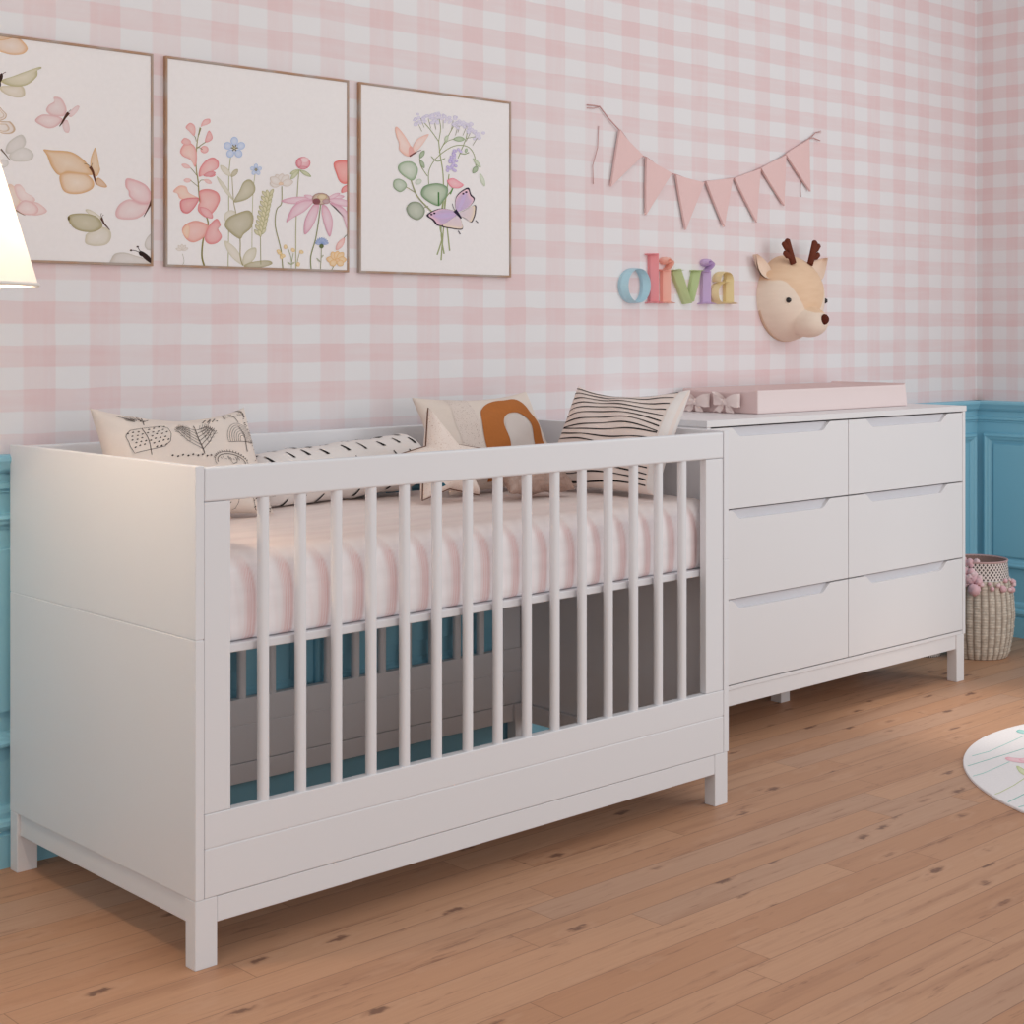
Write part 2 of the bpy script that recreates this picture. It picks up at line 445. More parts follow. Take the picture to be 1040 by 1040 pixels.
# ------------------------------------------------------------------ cushions
class Cushion:
    def __init__(s, c, ex, ey, w, h, t, pinch=(.10, .10), seed=1, wr=.004, sag=0.0):
        s.c = Vector(c); s.ex = Vector(ex).normalized(); e = Vector(ey); s.ey = (e-s.ex*e.dot(s.ex)).normalized(); s.en = s.ex.cross(s.ey)
        s.w, s.h, s.t, s.p, s.seed, s.wr, s.sag = w, h, t, pinch, seed, wr, sag
    def S(s, u, v, side=1, off=0.0):
        x = s.w/2*u*(1-s.p[0]*(1-v*v)); y = s.h/2*v*(1-s.p[1]*(1-u*u))-s.sag*s.h*(1-u*u)*max(0, v)**2
        e = max(0, (1-u*u))*max(0, (1-v*v))
        th = s.t/2*(e**.42)
        k = s.seed
        wv = s.wr*min(1, e*3)*(math.sin(u*7+v*4+k)+.7*math.sin(v*9-u*5+2*k)+.5*math.sin(13*u*v+k*3))
        # radial creases near the corners
        wv += s.wr*1.2*(abs(u*v)**2)*math.sin(9*math.atan2(v, u)*2+k)*min(1, e*8)
        return s.c+s.ex*x+s.ey*y+s.en*(side*(th+wv*.8)+(off if side > 0 else -off))
    def mesh(s, m, n=36):
        def mp(q): q = 2*q-1; return math.copysign(1-(1-abs(q))**1.6, q)
        m.mi = 0
        m.grid(lambda a, b: s.S(mp(a), mp(b), 1), n, n)
        m.mi = 1 if s.backmat else 0
        m.grid(lambda a, b: s.S(mp(a), mp(b), -1), n, n)
        m.mi = 0
    backmat = False
    def ribbon(s, m, pts, w, mi, off=.0012, sub=.08):
        P = []
        for i in range(len(pts)-1):
            (a, b), (c, d) = pts[i], pts[i+1]; k = max(1, int(math.hypot(c-a, d-b)/sub))
            for q in range(k): P.append((a+(c-a)*q/k, b+(d-b)*q/k))
        P.append(pts[-1])
        m.mi = mi; prev = None; n = len(P); m.smooth = True
        for i in range(n):
            (a, b), (c, d) = P[max(i-1, 0)], P[min(i+1, n-1)]
            dx, dy = (c-a)*s.w, (d-b)*s.h; l = math.hypot(dx, dy) or 1
            ww = w(i/(n-1)) if callable(w) else w
            nx, ny = -dy/l*ww/s.w, dx/l*ww/s.h
            cl = lambda q: max(-.995, min(.995, q))
            u, v = P[i]
            cur = (m.v(s.S(cl(u+nx), cl(v+ny), 1, off)), m.v(s.S(cl(u-nx), cl(v-ny), 1, off)))
            if prev: m.f([prev[0], prev[1], cur[1], cur[0]])
            prev = cur
        m.mi = 0; m.smooth = False
    def patch(s, m, fn, nu, nv, mi, off=.001):
        m.mi = mi; m.grid(lambda a, b: s.S(*fn(a, b), 1, off), nu, nv); m.mi = 0
INK = paint('dark_ink', rgb(62, 48, 44), .9, .2, 80)
BLACK = paint('black_ink', rgb(32, 28, 28), .9, .1, 60)
CREAM = fabric('cream_linen', rgb(236, 222, 212), .95, .07)
ECRU = fabric('ecru_linen', rgb(232, 217, 206), .95, .08)
OFFW = fabric('off_white_cotton', rgb(238, 230, 226), .95, .05)
BLUSH = fabric('blush_white_cotton', rgb(240, 224, 216), .95, .05)

# tree print cushion
cu = Cushion((.300, .535, .858), (1, .01, -.03), (.125, .125, .225), .385, .262, .115, (.06, .10), 1.3, .004, .10)
m = MB(); cu.mesh(m)
def tp(x, y): return ((x-485)/432, 1.0-(y-95)/232)
def line(pts, w=.0011): cu.ribbon(m, [tp(*p) for p in pts], w, 1, .0013, .05)
def arc(cx, cy, rx, ry, a0, a1, n=18): return [(cx+rx*math.cos(math.radians(a0+(a1-a0)*k/n)), cy-ry*math.sin(math.radians(a0+(a1-a0)*k/n))) for k in range(n+1)]
def dot(x, y, r=.0026): cu.ribbon(m, [tp(x-5, y+2), tp(x+5, y-2)], r, 1, .0014)
# dotted block tree
line([(150, 225), (180, 203), (240, 195), (330, 190), (356, 205), (362, 240), (352, 275), (320, 295), (150, 318), (136, 290), (140, 240), (150, 225)])
line([(236, 196), (240, 260), (240, 328)], .0016)
for r_ in range(6):
    for q in range(8):
        x = 160+q*26+(r_ % 2)*12; y = 222+r_*18-q*4+rnd.uniform(-3, 3)
        if x < 350 and abs(x-238) > 8 and y < 300: dot(x, y)
# branching tree
line([(519, 345), (521, 260), (523, 180)], .002)
for k in range(6):
    y = 322-k*22; ln = 150-k*12
    for sgn in (-1, 1):
        ex, ey = 520+sgn*ln*.88, max(y-ln*.72, 176+max(0, ln*.88-50)*.34)
        line([(520, y), (520+sgn*ln*.45, y-(y-ey)*.42), (ex, ey)], .0013)
        for q in (.4, .62, .82):
            bx, by = 520+sgn*ln*.88*q, y-(y-ey)*q
            line([(bx, by), (bx+sgn*10, by-24)], .0008); line([(bx, by), (bx+sgn*26, by-4)], .0008)
# arch tree
for k in range(7):
    r_ = 96-k*13; line([(800-r_, 278)]+arc(800, 270, r_, r_*.95, 180, 0)+[(800+r_, 278)], .0009)
line([(702, 281), (868, 278)]); line([(806, 196), (818, 260), (824, 320)], .0017)
# oval tree and dashes below it
line(arc(690, 372, 112, 46, 200, -20)); line(arc(690, 372, 95, 36, 190, -10), .0016)
for k in range(16): a = 15+k*10; line([(690+112*math.cos(math.radians(a)), 372-46*math.sin(math.radians(a))), (690+122*math.cos(math.radians(a)), 372-54*math.sin(math.radians(a)))], .0016)
line([(680, 345), (700, 380), (730, 372), (745, 345)])
for k in range(8): line([(620+k*18, 352+rnd.uniform(-6, 6)), (628+k*18, 362)], .0012)
for k in range(9): dot(350+k*26, 338+(k % 2)*5+k*1.6, .0034)
# shapes cut by the upper seam
for k in range(26): a = rnd.uniform(20, 160); r_ = rnd.uniform(30, 95); line([(215+r_*1.1*math.cos(math.radians(a)), 160-r_*.5*math.sin(math.radians(a))), (235+r_*.4*math.cos(math.radians(a)), 160-r_*.2*math.sin(math.radians(a)))], .0009)
line([(262, 128), (255, 175)], .0014)
for k in range(10): dot(585+k*9, 160-(k % 3)*8, .0026)
line([(630, 150), (610, 178)])
line(arc(805, 140, 78, 55, 190, -10)); line(arc(805, 140, 70, 48, 190, -10), .0014)
for k in range(18): line([(740+k*8, 140+rnd.uniform(-30, 0)), (744+k*8, 135)], .0008)
line([(780, 110), (810, 140), (820, 175)], .0014)
# lower row seen between the slats
for bx in (160, 400, 640, 850):
    line([(bx-40, 520), (bx-20, 470), (bx, 520), (bx+10, 600)], .0016)
    for k in range(26): dot(bx+rnd.uniform(-60, 60), 500+rnd.uniform(-60, 50), .0016)
    line(arc(bx, 520, 60, 55, 0, 360), .001)
    for q in (-25, 20): dot(bx+q, 622, .005)
for k in range(40): dot(885+rnd.uniform(-20, 20), 250+rnd.uniform(-110, 180), .0014)
tag(m.build('cushion', [CREAM, INK], merge=.0004), 'cream cushion printed with dark line-drawn trees, at the left end of the crib', 'cushion')

# bolster with dashes
def bolster():
    x0, x1, cy, r = .505, 1.005, .612, .070
    cz = MZ1+r*.99
    m = MB(); n = 64
    def R(t):
        e = min(t, 1-t)*2
        return r*(.55+.45*min(1, (e/.14))**.5) if e < .14 else r
    def P(t, a, off=0):
        rr = R(t)*(1+.02*math.sin(t*20+a*2)+.015*math.sin(t*47-a*3))+off
        return Vector((x0+(x1-x0)*t, cy+rr*math.cos(a), max(MZ1+.0048, cz+.03*(t-.5)+rr*.97*math.sin(a))))
    m.grid(lambda a, b: P(a, b*2*PI), n, 40)
    m.f([m.v(P(0, k*2*PI/40)) for k in range(40)]); m.f([m.v(P(1, k*2*PI/40)) for k in range(40)])
    rr = random.Random(5)
    for j, ang in enumerate((85, 120, 155, 190, 222)):
        for i in range(9):
            t = .04+i*.105+(j % 2)*.052+rr.uniform(-.012, .012); a = math.radians(ang)+rr.uniform(-.06, .06)
            if t > .97: continue
            ln = rr.uniform(.30, .46); w = rr.uniform(.0026, .0042)/(x1-x0)
            m.mi = 1; prev = None
            for q in range(7):
                s_ = q/6; tt = t+.022*(s_-.5)*(1 if ang < 170 else -1); aa = a+ln*(.5-s_)*-1
                ww = w*(.5+.8*s_)
                cur = (m.v(P(min(1, tt+ww), aa, .0012)), m.v(P(max(0, tt-ww), aa, .0012)))
                if prev: m.f([prev[0], prev[1], cur[1], cur[0]])
                prev = cur
            m.mi = 0
    tag(m.build('bolster', [OFFW, BLACK], merge=.0003), 'long off-white bolster cushion with short black dashes along the crib back', 'bolster')
bolster()

# rainbow cushion
cu = Cushion((1.20, .548, .860), (1, -.02, .015), (.02, .145, .235), .385, .275, .11, (.07, .07), 2.1, .0035, .05)
m = MB(); cu.mesh(m)
RUST = fabric('rust_fabric', rgb(190, 116, 62), .95, .18, 120)
SPECK = None
t = NT('speckled_linen'); p = t.pos(); n_ = t.noise(p, 420, 2); SPECK = t.col(t.mix(t.mapr(n_, .62, .70), rgb(224, 209, 200), rgb(150, 120, 105)), .95, .1)
GREYP = fabric('pale_grey_linen', rgb(222, 210, 204), .95, .06)
def shear(u, v): return (max(-.99, u-.10*(.8-v)), v)
cu.patch(m, lambda a, b: shear(-.62+.36*a, -.97+1.93*b), 8, 24, 2, .0008)          # speckled column left of the arch
AC, AI, AL, AR = .44, .27, .68, .47
def arch(a, b):
    th = PI*(1-a); c_, s_ = math.cos(th), math.sin(th)
    lf = th > PI/2; p_ = .75 if lf else .95
    r_ = AI+((AL if lf else AR)-AI)*b; rv = .42+(.80-.42)*b+.03*abs(math.sin(a*13))*b
    return shear(AC+r_*math.copysign(abs(c_)**p_, c_), .0+rv*abs(s_)**p_)
cu.patch(m, arch, 44, 8, 1, .0016)
for sg in (-1, 1):
    cu.patch(m, lambda a, b: shear(min(.98, AC+sg*(AI+((AL if sg < 0 else AR)-AI)*a)), .005-.95*b), 6, 14, 1, .0016)
cu.patch(m, lambda a, b: shear(AC+AI*.98*(2*a-1), -.90+.90*b+.41*b*math.sqrt(max(0, 1-(2*a-1)**2))), 12, 16, 3, .0012)
tag(m.build('cushion', [ECRU, RUST, SPECK, GREYP], merge=.0003), 'ecru cushion with a rust orange rainbow arch behind the star cushion', 'cushion')

# star cushion
def star():
    r0 = .150; c = onY(453, 480, .415)
    rt = Vector((1, 0, 0)); up = Vector((0, .30, .95)).normalized(); en = rt.cross(up)
    N = 100
    def outline(k):
        q = k/N*10; i = int(math.floor(q)); f_ = q-i
        def pt(j): a = PI/2+j*PI/5; r_ = r0 if j % 2 == 0 else r0*.52; x_, y_ = r_*math.cos(a), r_*math.sin(a); return Vector((x_-(.016 if j % 10 == 0 else 0), y_*(1.06 if y_ > 0 else .50)))
        return pt(i).lerp(pt(i+1), f_)
    def S(k, t_, side, off=0):
        o = outline(k % N); h = .040*(max(0, 1-t_**3))**.55*min(1, .35+.65*(o.length/(r0*.52))**-.5)
        p_ = c+rt*(o.x*t_)+up*(o.y*t_)+en*(side*h+off)
        if p_.z < MZ1+.004: p_.z = MZ1+.004
        return p_
    m = MB(); R = 12
    for side in (1, -1):
        cen = m.v(S(0, 0, side)); rings = [[m.v(S(k, (j/R)**.7, side)) for k in range(N)] for j in range(1, R+1)]
        m.smooth = True
        for k in range(N):
            m.f([cen, rings[0][k], rings[0][(k+1) % N]])
            for j in range(R-1): m.f([rings[j][k], rings[j+1][k], rings[j+1][(k+1) % N], rings[j][(k+1) % N]])
        m.smooth = False
    m.mi = 1
    q = [S(k, .70, 1, .002) for k in range(36, 45)]
    m.f([m.v(v_) for v_ in q+[S(40, .5, 1, .002)]])
    m.mi = 0
    t = NT('speckled_star_linen'); p = t.pos(); n_ = t.noise(p, 300, 2); mat = t.col(t.mix(t.mapr(n_, .60, .72), rgb(240, 224, 214), rgb(206, 176, 160)), .95, .1)
    TEAL = fabric('teal_patch', rgb(40, 92, 110))
    o = tag(m.build('star_cushion', [mat, TEAL], merge=.0003), 'cream star-shaped cushion with dark piping standing in front of the rainbow cushion', 'cushion')
    m = MB(); m.tube([S(k, 1.0, 1) for k in range(N)], .0020, 6, closed=True)
    m.build('piping', paint('brown_piping', rgb(110, 78, 62), .9), o)
star()

# striped cushion leaning on the far end panel
cu = Cushion((1.374, .272, .872), (.06, -1, 0), (.145, .02, .262), .365, .285, .12, (.07, .05), 4.2, .004, .09)
cu.backmat = True
m = MB(); cu.mesh(m, 40)
NS = 17
for k in range(NS):
    v0 = -.95+1.9*k/(NS-1)
    pts = []
    for q in range(25):
        u = -.985+1.865*q/24; pts.append((u, max(-.985, min(.985, v0+.035*math.sin(u*3+k*.7)-.05*u*u*(1 if v0 > 0 else -1)))))
    cu.ribbon(m, pts, lambda s_, k=k: .0030*(.75+.5*abs(math.sin(s_*7+k))), 2, .0012)
cu.patch(m, lambda a, b: (.90+.09*a, -.99+1.98*b), 4, 30, 1, .001)
tag(m.build('cushion', [BLUSH, OFFW, BLACK], merge=.0003), 'blush cushion with thin black stripes leaning on the far end of the crib', 'cushion')

# little satin cushion
t = NT('tan_satin'); p = t.pos(); n_ = t.noise(p, 26, 3); t.bump(n_, .9, .02)
SATIN = t.col(t.mix(n_, rgb(186, 156, 142), rgb(150, 122, 110)), .32, .6)
cu = Cushion((1.150, .340, .800), (1, -.2, 0), (.0, .12, .10), .185, .135, .09, (.08, .10), 6.5, .007)
m = MB(); cu.mesh(m, 32)
tag(m.build('cushion', [SATIN], merge=.0003), 'small crumpled tan satin cushion lying low beside the striped cushion', 'cushion')

# ------------------------------------------------------------------ dresser
DX0, DX1, DY0, DY1, DH = 1.7986, 3.1075, .332, .758, .8968
dresser = thing('dresser', ((DX0+DX1)/2, (DY0+DY1)/2, 0), 'white six-drawer dresser with cut-out drawer pulls', 'dresser')
m = MB(); m.box(DX0, DX1, DY0, DY1, DH-.018, DH); m.build('tabletop', DRESS, dresser, .001)
ZB = .152
for x0, x1 in ((DX0+.002, DX0+.018), (DX1-.020, DX1-.004)):
    m = MB(); m.box(x0, x1, DY0+.002, DY1, ZB, DH-.0185); m.build('side_panel', DRESS, dresser, .001)
m = MB(); m.box(DX0+.018, DX1-.02, DY1-.008, DY1, ZB, DH-.0185); m.build('back_panel', DRESS, dresser)
m = MB(); m.box(DX0+.0185, DX1-.0205, DY0+.003, DY1-.008, ZB, .163); m.build('bottom_panel', DRESS, dresser, .0008)
CH = paint('drawer_channel', rgb(216, 214, 219), .5, .01)
GAP = paint('dark_gap', rgb(150, 142, 142), .8)
def drawer(x0, x1, z0, z1):
    dw = .0
    h0, h1 = x0+.083, x1-.085; dep = .026
    sc_ = [(t_*.046, z1-dep*(3*t_*t_-2*t_**3)) for t_ in [k/9 for k in range(10)]]
    n0 = [(h0+x, z) for x, z in sc_]; n1 = [(h1-x, z) for x, z in sc_[::-1]]
    out = [(x0, z0), (x1, z0), (x1, z1)]+n1[::-1]+n0[::-1]+[(x0, z1)]
    m = MB(); m.prism(out, 'y', DY0+.002, DY0+.020)
    d = m.build('drawer', DRESS, dresser, .0007)
    m = MB(); m.prism([(DY0+.0125, z1-dep-.006), (DY0+.0205, z1-dep-.006), (DY0+.0205, z1-.0005), (DY0+.0145, z1-.0005)], 'x', h0-.004, h1+.004)
    p_ = m.build('finger_pull', CH, d); p_['label'] = 'recessed finger pull'
    m = MB(); m.box(x0+.01, x1-.01, DY0+.021, DY1-.02, z0+.012, z1-.02); m.build('drawer_box', DRESS, d)
rows = ((.1665, .3985), (.4025, .6465), (.6505, .8745))
for x0, x1 in ((DX0+.020, 2.4512), (2.4545, DX1-.0225)):
    for z0, z1 in rows: drawer(x0, x1, z0, z1)
for x0, x1 in ((DX0+.006, DX0+.050), (DX1-.056, DX1-.012)):
    for y0, y1 in ((DY0+.002, DY0+.038), (DY1-.04, DY1-.004)):
        m = MB(); m.box(x0, x1, y0, y1, 0, ZB-.0005); m.build('leg', DRESS, dresser, .0015)
m = MB(); m.box(2.402, 2.446, .545, .585, 0, ZB-.0005); ob = m.build('leg', DRESS, dresser, .0015); ob['label'] = 'middle support leg'
for y0, y1 in ((DY0+.006, DY0+.026), (DY1-.03, DY1-.01)):
    m = MB(); m.box(DX0+.0505, DX1-.0565, y0, y1, .107, ZB-.001); m.build('base_rail', DRESS, dresser, .001)
for x0, x1 in ((DX0+.012, DX0+.030), (DX1-.040, DX1-.022)):
    m = MB(); m.box(x0, x1, DY0+.0385, DY1-.0405, .107, ZB-.001); m.build('base_rail', DRESS, dresser, .001)

# ------------------------------------------------------------------ changing pad with bows
PADT = fabric('blush_quilted_cover', rgb(226, 200, 198), .8, .04)
PADF = fabric('pale_blush_cover', rgb(236, 219, 217), .8, .04)
def pad():
    x0, x1, y0, y1, z0 = 2.170, 2.950, .452, .742, DH+.0005
    root = thing('changing_pad', ((x0+x1)/2, (y0+y1)/2, z0), 'pale pink contoured changing pad with ribbon bows on top of the dresser', 'changing pad')
    prof = []
    def top(y):
        q = (y-y0)/(y1-y0); return z0+.062+.008*abs(2*q-1)**2.2
    ys = [y0+(y1-y0)*k/24 for k in range(25)]
    m = MB(); nx = 40; G = []
    for i in range(nx+1):
        f_ = i/nx; x = x0+(x1-x0)*f_; row = [m.v((x, y0, z0))]
        for y in ys:
            zz = top(y)
            if f_ > .94: zz = max(zz, z0+.058+.018*(f_-.94)/.06)
            row.append(m.v((x-(.012*(zz-z0)/.07 if i == nx else 0), y, zz)))
        row.append(m.v((x, y1, z0))); G.append(row)
    for i in range(nx):
        for j in range(len(G[0])-1):
            m.mi = 0 if j > 0 else 1
            m.smooth = 0 < j < len(G[0])-2
            m.f([G[i][j], G[i+1][j], G[i+1][j+1], G[i][j+1]])
        m.smooth = False
        m.f([G[i][0], G[i][-1], G[i+1][-1], G[i+1][0]])
    m.mi = 0; m.f(G[0]); m.f(G[-1][::-1])
    m.build('cover', [PADT, PADF], root, .004, 2)
    RIB = fabric('blush_satin_ribbon', rgb(238, 220, 216), .5, .06)
    for cy, cz in ((.672, DH+.031), (.556, DH+.034)):
        m = MB()
        cx = x0-.012
        def loop(sg, ang, ln, w):
            def fn(a, b):
                th = 2*PI*a; r_ = ln*(.5-.5*math.cos(th)); wz = (b-.5)*w*(.35+.65*min(1, r_/ln*1.3))
                bul = .013*math.sin(th)
                ca, sa = math.cos(ang), math.sin(ang)
                yy = sg*r_; zz = wz
                return Vector((cx-.006+bul+.003*math.sin(9*a+b*4), cy-(yy*ca-zz*sa), cz+yy*sg*sa*1+zz*ca))
            m.grid(fn, 24, 6)
        loop(1, .12, .052, .040); loop(-1, .22, .050, .038)
        for sg, dx_, dz in ((1, .022, -.034), (-1, .030, -.030)):
            def fn(a, b, sg=sg, dx_=dx_, dz=dz):
                w_ = (b-.5)*(.010+.020*a)
                return Vector((cx-.012-.003*math.sin(a*7+b*3), cy-sg*dx_*a*1.1+w_, max(z0+.001, cz+dz*a+.003*math.sin(b*6+a*5))))
            m.grid(fn, 10, 5)
        m.lathe([(.004, -.010), (.009, -.006), (.010, 0), (.009, .006), (.004, .010)], (cx-.008, cy, cz), 14, 'z')
        m.build('bow', RIB, root, recalc=False)
pad()

# ------------------------------------------------------------------ pictures
class Art:
    """flat artwork: coloured polygons in the plane y=Y of one print, all in one mesh with a colour attribute"""
    op = (.58, .90)
    def __init__(s, Y, clip, mp):
        s.m = MB().colors(); s.Y = Y; s.clip = clip; s.n = 0; s.mp = mp; s.o = (0, 0, 1.0)
    def crop(s, x, y, sc): s.o = (x, y, sc)
    def P(s, p):
        q = s.mp(s.o[0]+p[0]/s.o[2], s.o[1]+p[1]/s.o[2]); return (q[0], q[1])
    def tri(s, pts, cols):
        poly = [(p[0], p[1], c) for p, c in zip(pts, cols)]
        x0, x1, z0, z1 = s.clip
        for ax, lim, sg in ((0, x0, 1), (0, x1, -1), (1, z0, 1), (1, z1, -1)):
            out = []
            for i in range(len(poly)):
                a, b = poly[i-1], poly[i]
                ia, ib = sg*(a[ax]-lim) >= 0, sg*(b[ax]-lim) >= 0
                if ia != ib:
                    t_ = (lim-a[ax])/(b[ax]-a[ax]); out.append((a[0]+(b[0]-a[0])*t_, a[1]+(b[1]-a[1])*t_, tuple(a[2][k]+(b[2][k]-a[2][k])*t_ for k in range(3))))
                if ib: out.append(b)
            poly = out
            if len(poly) < 3: return
        s.m.f([s.m.v(s.place(p[0], p[1])) for p in poly], [p[2] for p in poly])
    def place(s, a, b): return (a, s.Y-.0002-s.n*.000005, b)
    def smooth(s, pts, k=5):
        out = []; n = len(pts)
        for i in range(n):
            p0, p1, p2, p3 = pts[i-1], pts[i], pts[(i+1) % n], pts[(i+2) % n]
            for q in range(k):
                t_ = q/k
                out.append(tuple(.5*(2*p1[j]+(p2[j]-p0[j])*t_+(2*p0[j]-5*p1[j]+4*p2[j]-p3[j])*t_*t_+(3*p1[j]-p0[j]-3*p2[j]+p3[j])*t_**3) for j in (0, 1)))
        return out
    def blob(s, pts, cin, cedge, ctr=None, smooth=True, mid=.72):
        """petal or wing: colour runs from its inside to its rim"""
        s.n += 1
        if smooth: pts = s.smooth(pts)
        n = len(pts)
        c = ctr or (sum(p[0] for p in pts)/n, sum(p[1] for p in pts)/n)
        ci, ce = rgb(*cin)[:3], rgb(*cedge)[:3]; oi, oe = (1, 1) if max(cedge) < 170 and max(cin) < 150 else s.op; ci = tuple(ci[k]*oi+PAPER[k]*(1-oi) for k in range(3)); ce = tuple(ce[k]*oe+PAPER[k]*(1-oe) for k in range(3)); cm = tuple(ci[k]*.7+ce[k]*.3 for k in range(3))
        A = [s.P(p) for p in pts]; cc = s.P(c); B = [(cc[0]+(a[0]-cc[0])*mid, cc[1]+(a[1]-cc[1])*mid) for a in A]
        for i in range(n):
            j = (i+1) % n
            s.tri([cc, B[i], B[j]], [ci, cm, cm])
            s.tri([B[i], A[i], A[j]], [cm, ce, ce]); s.tri([B[i], A[j], B[j]], [cm, ce, cm])
    def line(s, pts, w, c, c2=None):
        s.n += 1
        c = rgb(*c)[:3]; c2 = rgb(*c2)[:3] if c2 else c
        n = len(pts)
        E = []
        for i, p in enumerate(pts):
            a, b = pts[max(i-1, 0)], pts[min(i+1, n-1)]
            dx, dy = b[0]-a[0], b[1]-a[1]; l = math.hypot(dx, dy) or 1
            ww = (w if not isinstance(w, (list, tuple)) else w[0]+(w[1]-w[0])*i/(n-1))/2
            E.append((s.P((p[0]-dy/l*ww, p[1]+dx/l*ww)), s.P((p[0]+dy/l*ww, p[1]-dx/l*ww)), tuple(c[k]+(c2[k]-c[k])*i/(n-1) for k in range(3))))
        for i in range(n-1):
            a, b = E[i], E[i+1]
            s.tri([a[0], b[0], b[1]], [a[2], b[2], b[2]]); s.tri([a[0], b[1], a[1]], [a[2], b[2], a[2]])
    def curve(s, pts, w, c, c2=None, k=5):
        out = []; n = len(pts)
        for i in range(n-1):
            p0, p1, p2, p3 = pts[max(i-1, 0)], pts[i], pts[i+1], pts[min(i+2, n-1)]
            for q in range(k):
                t_ = q/k
                out.append(tuple(.5*(2*p1[j]+(p2[j]-p0[j])*t_+(2*p0[j]-5*p1[j]+4*p2[j]-p3[j])*t_*t_+(3*p1[j]-p0[j]-3*p2[j]+p3[j])*t_**3) for j in (0, 1)))
        out.append(pts[-1]); s.line(out, w, c, c2)
    def ell(s, cx, cy, rx, ry, cin, cedge, rot=0, n=14):
        a = math.radians(rot)
        s.blob([(cx+rx*math.cos(2*PI*k/n)*math.cos(a)-ry*math.sin(2*PI*k/n)*math.sin(a), cy+rx*math.cos(2*PI*k/n)*math.sin(a)+ry*math.sin(2*PI*k/n)*math.cos(a)) for k in range(n)], cin, cedge, smooth=False)
    def petal(s, x, y, ang, ln, w, cin, cedge):
        """leaf or petal growing from (x, y) towards ang degrees (0 right, 90 up)"""
        a = math.radians(ang); dx, dy = math.cos(a), -math.sin(a)
        P = []
        for q, ww in ((0, .04), (.25, .75), (.55, 1), (.82, .7), (1, .05)): P.append((x+dx*ln*q-dy*w*ww/2, y+dy*ln*q+dx*w*ww/2))
        for q, ww in ((.82, .7), (.55, 1), (.25, .75)): P.append((x+dx*ln*q+dy*w*ww/2, y+dy*ln*q-dx*w*ww/2))
        s.blob(P, cin, cedge)

PAPER = rgb(242, 236, 235)[:3]
PRINT = vcol('watercolour_print', .85, .15, .012, 90)
t = NT('thin_wood_frame'); p = t.pos(); mp = t.n('ShaderNodeMapping'); t.set(mp.inputs[0], p); mp.inputs['Scale'].default_value = (9, 9, 9)
n_ = t.noise(mp.outputs[0], 1.0, 3); FRAME = t.col(t.mix(t.mapr(n_, .42, .58), rgb(176, 140, 114), rgb(176, 160, 150)), .6, .2)
YP = W-.0085
def picture(x0, x1, z0, z1, label, draw):
    root = thing('framed_print', ((x0+x1)/2, W-.01, z0), label, 'picture', 'framed prints on the back wall')
    m = MB(); w = .0052
    o = [(x0, z0), (x1, z0), (x1, z1), (x0, z1)]; i_ = [(x0+w, z0+w), (x1-w, z0+w), (x1-w, z1-w), (x0+w, z1-w)]
    V = {}
    for nm, lst in (('o', o), ('i', i_)):
        for k, (x, z) in enumerate(lst):
            V[nm, k, 0] = m.v((x, W+.0005, z)); V[nm, k, 1] = m.v((x, W-.011, z))
    for k in range(4):
        j = (k+1) % 4
        m.f([V['o', k, 1], V['o', j, 1], V['i', j, 1], V['i', k, 1]]); m.f([V['o', k, 0], V['o', j, 0], V['o', j, 1], V['o', k, 1]])
        m.f([V['i', k, 1], V['i', j, 1], V['i', j, 0], V['i', k, 0]]); m.f([V['o', k, 0], V['o', j, 0], V['i', j, 0], V['i', k, 0]])
    m.build('frame', FRAME, root, .0006)
    cl = (x0+w+.0003, x1-w-.0003, z0+w+.0003, z1-w-.0003)
    a = Art(YP, cl, lambda u, v: (lambda q: (q.x, q.z))(onY(u, v, YP)))
    m = a.m
    fr = [m.v((x, YP, z)) for x, z in ((cl[0], cl[2]), (cl[1], cl[2]), (cl[1], cl[3]), (cl[0], cl[3]))]
    bk = [m.v((x, W-.002, z)) for x, z in ((cl[0], cl[2]), (cl[1], cl[2]), (cl[1], cl[3]), (cl[0], cl[3]))]
    m.f(fr, PAPER); m.f(bk[::-1], PAPER)
    for k in range(4): m.f([fr[k], fr[(k+1) % 4], bk[(k+1) % 4], bk[k]], PAPER)
    draw(a)
    a.m.build('print', PRINT, root, recalc=False)
TL, TR = onY(168.5, 56.5, W-.011), onY(354.7, 81, W-.011)
pz1 = TL.z; pz0 = onY(354.5, 276.5, W-.011).z

